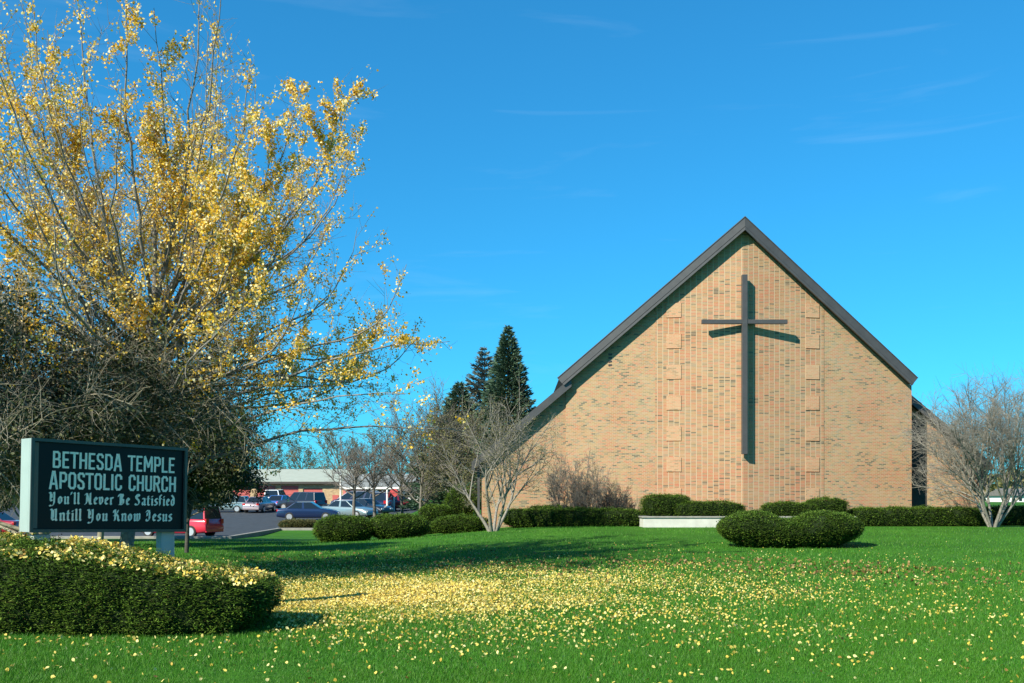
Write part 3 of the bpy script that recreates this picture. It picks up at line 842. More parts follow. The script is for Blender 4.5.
hpx('small dark evergreen shrub at the church left corner', 444, 476, 486, 53.5, 1.5, 7000, leaf=(.11, .045), e_plan=.9, e_sec=.9, name='evergreen_shrub', cat='shrub', group=None, amp=.12)

# ------------------------------------------------------------------ the ginkgo
def build_ginkgo():
    bx, by = -8.45, 21.8
    root = empty('ginkgo_tree', (bx, by, gz(bx, by)))
    tag(root, 'large half-bare ginkgo tree with golden yellow leaves behind the sign', 'tree')
    T = Tubes(); spots = []; axes = []
    trunk = np.array([[0, 0, -.15], [.03, 0, .5], [.12, .05, 1.4], [.28, .1, 2.4], [.42, .1, 3.6], [.55, .15, 5.2], [.6, .2, 6.4], [.56, .25, 7.8], [.62, .15, 9.2], [.7, .1, 10.4]])
    T.add(trunk, [.19, .155, .14, .125, .105, .085, .06, .042, .028, .010], 10)
    zs = [0, 1.5, 3.0, 5.4, 7.2, 8.6, 10.2, 11.6, 12.8]; Rs = [4.2, 5.8, 6.6, 7.0, 6.8, 6.3, 5.7, 4.6, 2.8]
    leaders = []
    nl = 88
    for i in range(nl):
        f = (i + .5) / nl
        zt = 2.9 + 9.7 * (f ** .78)
        az = i * 2.39996 + rng.normal() * .25
        R = np.interp(zt, zs, Rs) * (.82 + .24 * rng.random())
        if zt > 7: R *= .28 + .72 * math.sqrt(rng.random())
        tip = np.array([.45 + R * math.cos(az), .2 + R * math.sin(az), zt])
        z0 = 1.3 + min(4.6, (zt - 2.2) * .42) + rng.normal() * .25
        k = np.interp(z0, trunk[:, 2], np.arange(len(trunk))); 
        p0 = np.array([np.interp(z0, trunk[:, 2], trunk[:, 0]), np.interp(z0, trunk[:, 2], trunk[:, 1]), z0])
        dist = np.linalg.norm(tip - p0)
        hor = np.array([math.cos(az), math.sin(az), 0])
        low = zt < 5.2
        c1 = p0 + hor * dist * (.36 if low else .22) + np.array([0, 0, dist * (.22 if low else .30)])
        c2 = tip - hor * dist * (.33 if low else .05) - np.array([0, 0, dist * (.0 if low else .42)])
        t = np.linspace(0, 1, 15)[:, None]
        pts = (1 - t) ** 3 * p0 + 3 * (1 - t) ** 2 * t * c1 + 3 * (1 - t) * t ** 2 * c2 + t ** 3 * tip
        wb = np.cumsum(rng.normal(size=pts.shape) * .045, 0); wb -= wb[0]; pts = pts + wb
        r0 = .015 + .0034 * dist + .013 * rng.random()
        T.add(pts, np.linspace(r0, .006, 15) ** 1.0, 6)
        leaders.append((pts, r0, rng.random(), low))
    subs = []
    for pts, r0, q, low in leaders:
        ln = np.linalg.norm(np.diff(pts, axis=0), axis=1).sum()
        ns = int(ln * 3.4)
        for k in range(ns):
            t = .16 + .82 * (k + rng.random()) / ns
            p, d = at(pts, t)
            L = (.5 + 1.5 * rng.random()) * (1.15 - .75 * t)
            sd = side_dir(d, math.radians(28 + 34 * rng.random()))
            s = sweep(p, sd, L, 6, up=.35 if not low else .05, wob=.12)
            T.add(s, np.linspace(max(.005, r0 * (1 - t) * .42), .0028, 6), 4)
            subs.append((s, L, q, p[2]))
            spots_n = 0
    twigs = []
    for s, L, q, z in subs:
        for k in range(int(L * 4.5)):
            t = .2 + .8 * rng.random()
            p, d = at(s, t)
            l2 = .18 + .5 * rng.random()
            w = sweep(p, side_dir(d, math.radians(25 + 45 * rng.random())), l2, 4, up=.2, wob=.15)
            T.add(w, np.linspace(.004, .0018, 4), 3)
            twigs.append((w, l2, q, z))
    # leaves sit in tufts on the spurs; whole limbs are nearly bare, others still thick
    C = []; A = []
    def tuft(p, n, sp):
        for _ in range(n):
            C.append(p + rng.normal(size=3) * sp)
    for pts, L, q, z in subs + twigs:
        zz = pts[:, 2].mean() ; x = pts[:, 0].mean()
        # noise field makes heavy and light patches through the crown
        nz = noise.noise(Vector(pts.mean(0) * .55)) * .5 + .5
        zf = np.interp(zz, [2.4, 3.6, 4.5, 5.2, 6.4, 7.6, 9, 11, 13.5], [.03, .10, .5, 1.7, 1.8, 1.8, 2.0, 2.2, 2.2])
        if x > 2.0: zf = max(zf, .75)
        qq = q if len(pts) == 4 else rng.random()
        dens = zf * (.10 + 1.5 * q ** 1.6) * max(0.0, (nz - .26) * 2.3) * (3.6 if rng.random() < .26 else .36)
        ntuft = rng.poisson(dens * L * 9.5)
        for _ in range(ntuft):
            p, d = at(pts, rng.random())
            tuft(p, 1 + rng.poisson(2.2), .05)
    C = np.array(C); n = len(C)
    ax = rand_unit(n) + np.array([0, 0, -.25])
    LV, LF = cards(C, ax, .038 + .022 * rng.random(n), .042 + .024 * rng.random(n), 'fan')
    T.build('trunk', M_BARK, root)
    mesh_np('crown', LV, [LF], M_GINKGO, root)
    print('ginkgo leaves', n, 'twigs', len(twigs), 'subs', len(subs))
build_ginkgo()

# ------------------------------------------------------------------ bare trees
def bare_tree(name, label, loc, H, R, stems=1, n1=9, n2=9, n3=7, trunk_r=.12, fork=.25, mat=None, leaves=0, lmat=None, lsize=.06, droop=0.0, up=.3, spread=(30, 65), group=None, cat='tree', seed=None, tw=.004, flat=0.0):
    mat = mat or M_GREYBARK
    root = empty(name, loc); tag(root, label, cat, group)
    T = Tubes(); ends = []
    limbs = []
    for s in range(stems):
        a = 2 * math.pi * (s + rng.random() * .6) / stems
        if stems == 1:
            tr = sweep((0, 0, -.1), (rng.normal() * .03, rng.normal() * .03, 1), H * (fork + .35), 8, up=.3, wob=.04)
            T.add(tr, np.linspace(trunk_r, trunk_r * .45, 8), 8)
        else:
            o = .10 + .05 * rng.random()
            tr = sweep((o * math.cos(a), o * math.sin(a), -.1), (math.cos(a) * .55, math.sin(a) * .55, 1), H * (.40 + .14 * rng.random()), 8, up=.16, wob=.09)
            T.add(tr, np.linspace(trunk_r * (.7 + .4 * rng.random()), trunk_r * .4, 8), 7)
        limbs.append(tr)
    l1 = []
    for tr in limbs:
        for k in range(n1):
            t = fork / (fork + .35) + (1 - fork / (fork + .35)) * (k + .6 * rng.random()) / n1 if stems == 1 else .4 + .6 * (k + rng.random()) / n1
            t = min(t, 1)
            p, d = at(tr, t)
            az = 2.4 * k + rng.random()
            inc = math.radians(spread[0] + (spread[1] - spread[0]) * (1 - (k / max(1, n1 - 1)) ** 1.2))
            if stems == 1: dd = np.array([math.cos(az) * math.sin(inc), math.sin(az) * math.sin(inc), math.cos(inc)])
            else: dd = side_dir(d, math.radians(20 + 25 * rng.random()))
            # reach the crown envelope (an upright ellipsoid)
            cz = H * .60; hz_ = H * .42
            q = p.copy(); Lm = 0
            while Lm < H:
                q = q + dd * .1; Lm += .1
                if (q[0] ** 2 + q[1] ** 2) / R ** 2 + ((q[2] - cz) / hz_) ** 2 > 1 and Lm > .4: break
            L = max(.4, Lm * (.75 + .3 * rng.random()))
            s = sweep(p, dd, L, 8, up=up, wob=.10, droop=droop)
            T.add(s, np.linspace(trunk_r * .42, max(tw * 1.6, .006), 8), 5)
            l1.append((s, L))
    l2 = []
    for s, L in l1:
        for k in range(n2):
            t = .22 + .78 * (k + rng.random()) / n2
            p, d = at(s, min(t, .999))
            l = L * (.26 + .28 * rng.random()) * (1.15 - .5 * t)
            b = sweep(p, side_dir(d, math.radians(25 + 35 * rng.random())), l, 6, up=up * .7, wob=.16, droop=droop)
            T.add(b, np.linspace(trunk_r * .13 + .003, tw, 6), 4); l2.append((b, l))
    pts = []
    for b, l in l2:
        for k in range(n3):
            p, d = at(b, .15 + .85 * rng.random())
            l3 = l * (.3 + .4 * rng.random())
            c = sweep(p, side_dir(d, math.radians(25 + 40 * rng.random())), l3, 4, up=up * .5, wob=.2, droop=droop)
            T.add(c, np.linspace(tw, tw * .5, 4), 3)
            pts.append(c)
    T.build('trunk', mat, root)
    if leaves:
        pp = np.concatenate(pts); C = pp[rng.integers(0, len(pp), leaves)] + rng.normal(size=(leaves, 3)) * .08
        LV, LF = cards(C, rand_unit(leaves), lsize * (.6 + .8 * rng.random(leaves)), lsize * .6)
        mesh_np('crown', LV, [LF], lmat or M_OLIVE, root)
    return root

def on(x, d, dz=0.0):
    X = (x - 512) / 1000 * d
    return (X, d, gz(X, d) + dz)

# the twiggy thicket behind the sign and the dark tree beside it
def thicket(label, loc, H, R, n1, n2, n3, leaves, dark, seed, group=None, floor=None, tmat=None, lsz=.13, tr0=.17):
    root = empty('weeping_tree', loc); tag(root, label, 'tree', group)
    T = Tubes(); Td = []
    tr = sweep((0, 0, -.1), (.05, 0, 1), H * .5, 7, up=.3, wob=.05)
    T.add(tr, np.linspace(tr0, tr0 * .55, 7), 8)
    P1 = []
    for k in range(n1):
        t = .35 + .65 * (k + rng.random()) / n1
        p, d = at(tr, min(t, .999)); az = 2.4 * k + rng.random() * .6
        inc = math.radians(15 + 60 * rng.random())
        dd = np.array([math.cos(az) * math.sin(inc), math.sin(az) * math.sin(inc), math.cos(inc)])
        L = R * (.85 + .4 * rng.random())
        s = sweep(p, dd, L, 9, up=.05, wob=.09, droop=.75); T.add(s, np.linspace(.06, .014, 9), 5); P1.append((s, L))
    P2 = []
    for s, L in P1:
        for k in range(n2):
            p, d = at(s, .25 + .75 * rng.random())
            b = sweep(p, side_dir(d, math.radians(30 + 40 * rng.random())), L * (.22 + .3 * rng.random()), 7, up=0, wob=.2, droop=.8)
            if floor is not None and b[-1][2] < floor * .92: continue
            T.add(b, np.linspace(.016, .005, 7), 4); P2.append((b, L))
    pts = []
    for b, L in P2:
        for k in range(n3):
            p, d = at(b, .1 + .9 * rng.random())
            c = sweep(p, side_dir(d, math.radians(30 + 50 * rng.random())), .3 + .7 * rng.random(), 5, up=0, wob=.3, droop=.7)
            
            if floor is not None and c[-1][2] < floor * .92: continue
            T.add(c, np.linspace(.0075, .003, 5), 3); pts.append(c)
    k_ = None
    pp = np.concatenate(pts + [b for b, _ in P2])
    C = pp[rng.integers(0, len(pp), leaves)] * np.array([1, 1, 1]) + rng.normal(size=(leaves, 3)) * .22
    C[:, :2] *= .92
    C[:, 2] -= .15
    # stretch the grown crown to the height and spread the photograph shows
    sz = H / np.percentile(pp[:, 2], 99.5); sr = R / np.percentile(np.hypot(pp[:, 0], pp[:, 1]), 99)
    S = np.array([sr, sr, sz])
    T.V = [v * np.where(v[:, 2:3] * 0 + 1, S, S) for v in T.V]
    C = C * S; pp = pp * S
    if floor is not None: C = C[C[:, 2] > floor + .08 * rng.normal(size=len(C))]
    leaves = len(C)
    T.build('trunk', tmat or M_TWIG, root)
    LV, LF = cards(C, rand_unit(leaves), lsz * (.7 + .6 * rng.random(leaves)), lsz * (.45 + .3 * rng.random(leaves)))
    mesh_np('crown', LV, [LF], M_DARKLEAF, root)
    return pp

pA = thicket('broad mound of bare pale twigs behind the left half of the sign', on(38, 19.6), E + 212 * .0196, 4.2, 30, 18, 17, 60000, True, 1, floor=1.75, lsz=.075)
pB = thicket('dark drooping tree behind the right edge of the sign, next to the red van', on(186.5, 31), E + 116 * .031, 2.6, 26, 15, 13, 110000, True, 2, floor=2.0, lsz=.10, tmat=M_DARKBARK, tr0=.09)
thicket('dark weeping tree hidden behind the sign between the twig mound and the lot', on(100, 36), 6.0, 4.6, 20, 11, 7, 70000, True, 3, floor=1.7)
thicket('dark weeping tree behind the red minivan at the lot edge', on(165, 46), E + 75 * .046, 4.6, 18, 10, 7, 60000, True, 3, floor=1.6)
thicket('dark weeping tree at the left border above the red car', on(20, 46), E + 120 * .046, 6.0, 18, 10, 7, 70000, True, 4, floor=1.4)

bare_tree('bare_tree', 'pale multi-stemmed bare tree at the left corner of the church', on(493, 44), 5.7, 2.75, stems=5, n1=6, n2=8, n3=7, trunk_r=.09, leaves=5200, lsize=.06, up=.12, mat=M_PALEBARK, tw=.0045)
bare_tree('bare_tree', 'pale multi-stemmed bare tree at the right end of the church', on(993, 45.4), 6.2, 3.9, stems=7, n1=10, n2=11, n3=12, trunk_r=.09, leaves=600, lsize=.06, up=.04, mat=M_PALEBARK, tw=.0055)
bare_tree('bare_shrub', 'tall bare grey shrub against the left part of the brick wall', on(569, 48.3), 3.6, 1.0, stems=7, n1=8, n2=8, n3=8, trunk_r=.03, mat=M_GREYBARK, tw=.007, cat='shrub', group='bare shrubs against the wall')
bare_tree('bare_shrub', 'bushy bare shrub between the tall shrub and the low one', on(592, 48.2), 2.8, 1.1, stems=6, n1=6, n2=7, n3=6, trunk_r=.025, mat=M_GREYBARK, tw=.006, cat='shrub', group='bare shrubs against the wall')
bare_tree('bare_shrub', 'low bare shrub nearest the white planter', on(615, 48.1), 1.9, .95, stems=7, n1=6, n2=7, n3=6, trunk_r=.02, mat=M_DARKBARK, tw=.006, cat='shrub', group='bare shrubs against the wall')
bare_tree('bare_tree', 'rounded brownish bare tree behind the small hedges left of the church', on(419, 62), 8.8, 3.0, n1=17, n2=13, n3=11, trunk_r=.11, leaves=1400, lsize=.09, tw=.010, fork=.18)
bare_tree('bare_tree', 'olive-tinged bare tree just behind the pale tree by the church', on(460, 58), 7.8, 2.8, n1=15, n2=11, n3=10, trunk_r=.10, leaves=9000, lsize=.10, tw=.010, fork=.2)
G = 'small bare trees along the parking lot'
bare_tree('lot_tree', 'small bare tree with a straight pale trunk beside the white lamp post', on(353.5, 72), 5.7, 2.9, n1=12, n2=11, n3=10, trunk_r=.14, tw=.010, fork=.34, group=G)
bare_tree('lot_tree', 'small bare tree with a leaning trunk in the middle of its row', on(375, 76), 5.7, 2.8, n1=12, n2=11, n3=10, trunk_r=.14, tw=.010, fork=.34, group=G)
bare_tree('lot_tree', 'small bare tree in front of the white house across the lot', on(402, 78), 5.9, 3.0, n1=12, n2=11, n3=10, trunk_r=.14, tw=.010, fork=.32, group=G)
for x, d, H, lab in ((262, 150, 9.5, 'hazy bare tree behind the left end of the pale garage roof'), (300, 165, 8.6, 'hazy bare tree behind the middle of the pale garage roof'),
                     (338, 150, 9.6, 'hazy bare tree behind the right end of the pale garage roof'), (392, 140, 11, 'tall hazy bare tree behind the white house')):
    bare_tree('distant_tree', lab, on(x, d), H, 4.6, n1=10, n2=9, n3=7, trunk_r=.2, tw=.02, fork=.2, leaves=2500, lsize=.22, group='trees beyond the garages')

# conifers behind the church
def conifer(label, loc, H, R, mat, whorls, per, dens, seed, ragged=.15, top=0):
    root = empty('conifer_tree', loc); tag(root, label, 'tree', 'conifers behind the church')
    T = Tubes(); T.add(np.array([[0, 0, -.2], [0, 0, H * .5], [0.03, 0, H]]), [.2, .12, .015], 8)
    C = []; A = []
    for w in range(whorls):
        f = w / (whorls - 1)
        z = H * (.12 + .86 * f)
        r = R * (1 - f) ** .85 + .08
        for k in range(per):
            if rng.random() < ragged * .6: continue
            a = 2 * math.pi * (k + rng.random()) / per + w
            L = r * (1 - ragged + 2 * ragged * rng.random())
            s = sweep((0, 0, z), (math.cos(a), math.sin(a), -.05 + .5 * f), L, 6, up=.12, wob=.05, droop=.18)
            T.add(s, np.linspace(.03, .008, 6), 3)
            n = int(dens * L) + 4
            for _ in range(n):
                t = rng.random() ** .8
                p, d = at(s, min(t, .999))
                sdv = np.cross(d, [0, 0, 1]); sdv /= np.linalg.norm(sdv) + 1e-6
                off = sdv * rng.normal() * (.30 * L * (1.05 - t) + .06)
                C.append(p + off + np.array([0, 0, -.25 * abs(np.linalg.norm(off)) + rng.normal() * .05])); A.append(d + off * 1.2 + np.array([0, 0, -.15]))
    C = np.array(C); A = np.array(A) + rand_unit(len(C)) * .4
    LV, LF = cards(C, A, .22 + .18 * rng.random(len(C)), .07 + .05 * rng.random(len(C)))
    T.build('trunk', M_DARKBARK, root); mesh_np('crown', LV, [LF], mat, root)
conifer('dark pointed spruce rising behind the left roof slope', on(508, 72), E + 175 * .072 - gz(-.3, 72), 3.3, M_NEEDLE, 38, 12, 46, 1)
conifer('thin greyish conifer just left of the pointed spruce', on(484, 78), E + 154 * .078 - gz(-2.2, 78), 3.6, M_NEEDLE2, 28, 11, 34, 2, .35)
conifer('broad dark evergreen lowest and leftmost of the conifers', on(459, 76), E + 118 * .076 - gz(-4, 76), 4.0, M_NEEDLE, 26, 13, 55, 3, .3)

# far woods closing the horizon
def far_woods():
    n = 60000
    a = rng.uniform(-.9, .9, n); r = rng.uniform(300, 380, n)
    X = np.sin(a) * r; Y = np.cos(a) * r
    h = 5.0 + 2.2 * np.sin(a * 31) + 1.6 * np.sin(a * 83 + 1) + 1.0 * np.sin(a * 190)
    Z = ground(X, Y) + rng.random(n) ** .7 * h
    V, F = cards(np.stack([X, Y, Z], -1), rand_unit(n), 1.4, .9)
    tag(mesh_np('far_woods', V, [F], M_OLIVE), 'low line of far woods along the horizon', 'woods', kind='stuff')
far_woods()

# ------------------------------------------------------------------ grass and fallen leaves
def blades():
    n = 430000
    y = 532 + 170 * rng.random(n) ** .9; x = rng.uniform(-30, 1054, n)
    d = 1650 / (y - 500); d = d * (1 + .03 * rng.normal(size=n))
    X = (x - 512) / 1000 * d; Y = d
    keep = (Y < 47) & ~((X > 5.6) & (Y > 44.6))
    X, Y = X[keep], Y[keep]; n = len(X)
    Z = ground(X, Y)
    sc = np.clip(Y / 11, .8, 2.6)
    hgt = (.035 + .035 * rng.random(n)) * np.clip(sc, .8, 1.35)
    hgt *= 1 + .35 * np.sin(X * 1.1 + np.sin(Y * .9)) * np.sin(Y * .8)
    wdt = .006 * sc
    ax = rng.normal(size=(n, 3)) * np.array([.42, .42, 0]) + np.array([.05, .05, 1])
    V, F = cards(np.stack([X, Y, Z - .004], -1), ax, hgt, wdt, 'tri')
    tag(mesh_np('grass', V, [F], M_BLADE), 'short bright green grass blades of the church lawn', 'grass', kind='stuff')
blades()

def strew(name, label, X, Y, Z, mat, s0=.018, s1=.030, tilt=.5):
    n = len(X)
    az = rng.uniform(0, 2 * np.pi, n)
    ax = np.stack([np.cos(az), np.sin(az), rng.normal(size=n) * tilt], -1)
    V, F = cards(np.stack([X, Y, Z], -1), ax, s0 + s1 * rng.random(n), s0 + s1 * rng.random(n), 'fan')
    return tag(mesh_np(name, V, [F], mat), label, 'leaves', kind='stuff')
def litter():
    xs, ys = [], []
    def add(n, mx, my, sx, sy, rot=0.0):
        a, b = rng.normal(size=n) * sx, rng.normal(size=n) * sy
        xs.append(mx + a * math.cos(rot) - b * math.sin(rot)); ys.append(my + a * math.sin(rot) + b * math.cos(rot))
    add(56000, -3.3, 16.6, 2.1, 1.6)
    add(46000, -3.0, 18.6, 3.6, 3.2)
    add(15000, 0.0, 17.5, 3.2, 3.2)
    add(8000, 3.6, 20, 5.5, 5.0)
    n = 1500; xs.append(rng.uniform(-9, 12, n)); ys.append(rng.uniform(8, 34, n))
    n = 1100; xs.append(rng.uniform(-7, 8, n)); ys.append(rng.uniform(8, 14.5, n))
    X = np.concatenate(xs); Y = np.concatenate(ys)
    keep = (Y > 7.5) & (Y < 42)
    hed = (np.abs(X - HX) < 2.7) & (np.abs(Y - HY) < .85)
    X, Y = X[keep & ~hed], Y[keep & ~hed]
    # drifts: thin out by a patchy field
    f = .62 + .38 * np.sin(X * 1.9 + 1.2 * np.sin(Y * 1.1)) * np.sin(Y * 1.6 + .7 * np.sin(X * 2.3))
    k = rng.random(len(X)) < f
    X, Y = X[k], Y[k]
    strew('fallen_leaves', 'yellow ginkgo leaves scattered thickly over the lawn', X, Y, ground(X, Y) + .018 + .026 * rng.random(len(X)), M_FALLEN)
    xs, ys = [], []
    for mx, my, sx, sy, n in ((8.2, 23, 1.6, .8, 240), (5.5, 25.5, 3.0, 1.0, 260), (9.5, 20.5, 2.2, 1.5, 160), (1.0, 24, 5, 2.5, 500), (-2, 26, 4, 3, 700)):
        xs.append(mx + rng.normal(size=n) * sx); ys.append(my + rng.normal(size=n) * sy)
    X = np.concatenate(xs); Y = np.concatenate(ys)
    strew('fallen_brown_leaves', 'dry brown leaves in thin drifts across the lawn', X, Y, ground(X, Y) + .04, M_BROWN, .05, .04)
    # on the hedge beside the sign
    n = 5600
    X = HX + rng.uniform(-2.6, 2.56, n); Y = HY + rng.uniform(-.80, .84, n)
    t = np.clip((Y - HY + .85) / 1.5, 0, 1)
    k = rng.random(n) < .35 + .75 * t
    X, Y, t = X[k], Y[k], t[k]; n = len(X)
    hb = np.interp(X, HBX, HBZ)
    hf = np.interp(X, [-8, -6, -4.7, -4.0, -2.9], [1.02, .98, .86, .74, .64])
    dx = np.clip(np.abs(X - HX) / 2.75, 0, 1); dy = np.clip(np.abs(Y - HY) / .875, 0, 1)
    Z = (hf * (1 - t) + hb * t) * (1 - .10 * dx ** 8 - .09 * dy ** 8) + .035
    strew('hedge_top_leaves', 'yellow leaves lying along the top of the sign hedge', X, Y, Z + .015 * rng.normal(size=n), M_FALLEN, .034, .024, .45)
litter()
# ------------------------------------------------------------------ buildings across the lot
def bx_rel(o):
    def f(mb, a, b): mb.box(tuple(Vector(a) - o), tuple(Vector(b) - o))
    return f
M_ROOFPALE = plain('pale_metal_roof', (0.34, 0.37, 0.31), 0.6, 0, .3, .06, 1.5)
M_REDDOOR = plain('faded_red_door', (0.44, 0.10, 0.09), 0.7, 0, .3, .08, 3)
M_WHITE = plain('white_paint', (0.72, 0.72, 0.68), 0.7, 0, .3, .06, 3)
M_PINKWALL = plain('pink_wall', (0.52, 0.17, 0.15), 0.8, 0, .2, .08, 2)
M_GLASSD = plain('dark_glass', (0.012, 0.016, 0.022), 0.08, 0, .6)

def garage():
    D = 113.5; o = Vector(((298 - 512) / 1000 * D, D, gz(-24, D)))
    root = empty('garage_building', o); tag(root, 'long tan brick garage with faded red doors and a pale metal roof', 'garage')
    W = lambda px: (px - 512) / 1000 * D
    x0, x1 = W(196), W(347)
    zb_, ze = o.z - .3, E + (500 - 482) / 1000 * D
    doors = [(208, 226), (232, 250), (256.5, 275.5), (281, 298.5), (303, 322.5)]
    zt = [485.5, 485.5, 485.5, 485.5, 488.5]
    cuts = [x0]
    polys = []
    u = 0
    for (a, b), t in zip(doors, zt):
        a, b = W(a), W(b); ztop = E + (500 - t) / 1000 * D
        polys.append(([(cuts[-1], D, zb_), (a, D, zb_), (a, D, ze), (cuts[-1], D, ze)], cuts[-1]))
        polys.append(([(a, D, ztop), (b, D, ztop), (b, D, ze), (a, D, ze)], a))
        cuts.append(b)
    polys.append(([(cuts[-1], D, zb_), (x1, D, zb_), (x1, D, ze), (cuts[-1], D, ze)], cuts[-1]))
    polys.append(([(x1, D, zb_), (x1, D + 12, zb_), (x1, D + 12, ze), (x1, D, ze)], 0))
    polys.append(([(x0, D + 12, zb_), (x0, D, zb_), (x0, D, ze), (x0, D + 12, ze)], 0))
    wall_mesh('wall', polys, M_TANBRICK, root, o)
    f = bx_rel(o)
    for (a, b), t in zip(doors, zt):
        a, b = W(a), W(b); ztop = E + (500 - t) / 1000 * D
        mb = MB(); z = zb_ + .32; n = 4; h = (ztop - z) / n
        for k in range(n): f(mb, (a + .02, D + .10, z + k * h), (b - .02, D + .16, z + (k + 1) * h - .03))
        f(mb, (a, D + .17, zb_), (b, D + .19, ztop))
        mb.build('garage_door', M_REDDOOR, root)
    mb = MB(); a, b = W(332.5), W(338.5)
    f(mb, (a, D - .04, E + (500 - 502) / 1000 * D - .2), (b, D - .004, E + (500 - 495) / 1000 * D)); mb.build('door', M_REDDOOR, root)
    mb = MB(); z0_, z1_ = ze + .05, E + (500 - 467.5) / 1000 * D
    mb.hexa([Vector(p) - o for p in ((x0 - .3, D - .5, z0_ - .12), (x1 + .2, D - .5, z0_ - .12), (x1 + .2, D + 6, z1_ - .12), (x0 - .3, D + 6, z1_ - .12),
                                     (x0 - .3, D - .5, z0_), (x1 + .2, D - .5, z0_), (x1 + .2, D + 6, z1_), (x0 - .3, D + 6, z1_))])
    mb.hexa([Vector(p) - o for p in ((x0 - .3, D + 6.003, z1_ - .12), (x1 + .2, D + 6.003, z1_ - .12), (x1 + .2, D + 12.5, z0_ - .12), (x0 - .3, D + 12.5, z0_ - .12),
                                     (x0 - .3, D + 6.003, z1_), (x1 + .2, D + 6.003, z1_), (x1 + .2, D + 12.5, z0_), (x0 - .3, D + 12.5, z0_))])
    rf = mb.build('roof', M_ROOFPALE, root)
    mb = MB(); f(mb, (x0 - .32, D - .60, z0_ - .26), (x1 + .22, D - .503, z0_ - .02)); mb.build('gutter', M_SOFFIT, rf)
garage()

def carport():
    D = 107.0; o = Vector(((372 - 512) / 1000 * D, D, gz(-15, D)))
    root = empty('carport_building', o); tag(root, 'low building with a pink wall, white posts and a dark open bay', 'carport')
    W = lambda px: (px - 512) / 1000 * D
    Z = lambda py: E + (500 - py) / 1000 * D
    f = bx_rel(o)
    mb = MB(); f(mb, (W(343), D, o.z - .3), (W(370.5), D + .25, Z(489.5))); mb.build('wall', M_PINKWALL, root)
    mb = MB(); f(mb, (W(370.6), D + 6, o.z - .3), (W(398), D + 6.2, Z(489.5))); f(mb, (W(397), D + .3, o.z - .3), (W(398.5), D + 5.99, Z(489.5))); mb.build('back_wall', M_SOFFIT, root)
    for px in (371.8, 376.6, 383.0, 394.5):
        mb = MB(); f(mb, (W(px) - .09, D - .4, o.z - .2), (W(px) + .09, D - .22, Z(489.5))); mb.build('post', M_WHITE, root)
    mb = MB(); xa, xb = W(341), W(414)
    mb.hexa([Vector(p) - o for p in ((xa, D - 1.0, Z(488.5)), (xb, D - 1.0, Z(488.5)), (xb, D + 4, Z(474.5)), (xa, D + 4, Z(474.5)),
                                     (xa, D - 1.0, Z(487)), (xb, D - 1.0, Z(487)), (xb, D + 4, Z(473)), (xa, D + 4, Z(473)))])
    mb.hexa([Vector(p) - o for p in ((xa, D + 4.003, Z(474.5)), (xb, D + 4.003, Z(474.5)), (xb, D + 9, Z(488.5)), (xa, D + 9, Z(488.5)),
                                     (xa, D + 4.003, Z(473)), (xb, D + 4.003, Z(473)), (xb, D + 9, Z(487)), (xa, D + 9, Z(487)))])
    rf = mb.build('roof', plain('grey_shingle', (.22, .235, .23), .9, 0, .2, .15, 4), root)
    mb = MB(); f(mb, (xa, D - 1.09, Z(489.2)), (xb, D - 1.003, Z(487.2))); mb.build('fascia', M_WHITE, rf)
carport()

def house(label, name, D, px0, px1, yt, yr, depth, wallm, wins):
    W = lambda px: (px - 512) / 1000 * D
    Z = lambda py: E + (500 - py) / 1000 * D
    cx = W((px0 + px1) / 2)
    o = Vector((cx, D, gz(cx, D)))
    root = empty(name, o); tag(root, label, 'house')
    f = bx_rel(o)
    x0, x1 = W(px0), W(px1)
    mb = MB(); f(mb, (x0, D, o.z - .5), (x1, D + depth, Z(yt))); mb.build('wall', wallm, root)
    mb = MB(); zr = Z(yr); ze = Z(yt) - .1; ym = D + depth / 2
    mb.poly([Vector(p) - o for p in ((x0 - .3, D - .4, ze), (x1 + .3, D - .4, ze), (x1 + .3, ym, zr), (x0 - .3, ym, zr), (x1 + .3, D + depth + .4, ze), (x0 - .3, D + depth + .4, ze))],
            [(0, 1, 2, 3), (3, 2, 4, 5), (0, 3, 5), (1, 4, 2), (0, 5, 4, 1)])
    mb.build('roof', plain('house_shingle', (.16, .15, .14), .9, 0, .2, .2, 4), root)
    for a, b, ya, yb in wins:
        mb = MB(); f(mb, (W(a), D - .03, Z(yb)), (W(b), D - .004, Z(ya))); mb.build('window', M_GLASSD, root)
house('small white house across the lot beside the carport', 'white_house', 101, 401, 420, 490, 481, 7, M_WHITE, ((404, 407.5, 495, 501), (411, 414, 495, 501)))
house('little white house far beyond the tree right of the church', 'white_house', 140, 1016, 1053, 495, 488, 9, M_WHITE, ((1019, 1022, 497, 501), (1030, 1034, 497, 501)))

# ------------------------------------------------------------------ lamp post, pole and road sign in the lot
def light_pole():
    loc = on(340.6, 83); root = empty('lamp_post', loc); tag(root, 'slim white lamp post standing among the parked cars', 'lamp post')
    h = E + (500 - 472) / 1000 * 83 - loc[2]
    mb = MB(); mb.cyl((0, 0, -.1), .085, h, 10, r2=.06); mb.build('pole', M_WHITE, root, smooth=False)
    mb = MB(); mb.box((-.55, -.12, h - .14), (.05, .12, h + .02)); mb.build('lamp_head', plain('lamp_grey', (.25, .25, .25), .5), root, bevel=.03)
light_pole()
def pole2():
    loc = on(387.2, 86); root = empty('white_pole', loc); tag(root, 'short plain white pole between two bare trees in the lot', 'pole')
    h = E + (500 - 488) / 1000 * 86 - loc[2]
    mb = MB(); mb.cyl((0, 0, -.1), .09, h + .1, 10, r2=.08); mb.build('shaft', M_WHITE, root)
    mb = MB(); mb.cyl((0, 0, h + .003), .11, .08, 10, r2=.03); mb.build('cap', M_WHITE, root)
pole2()
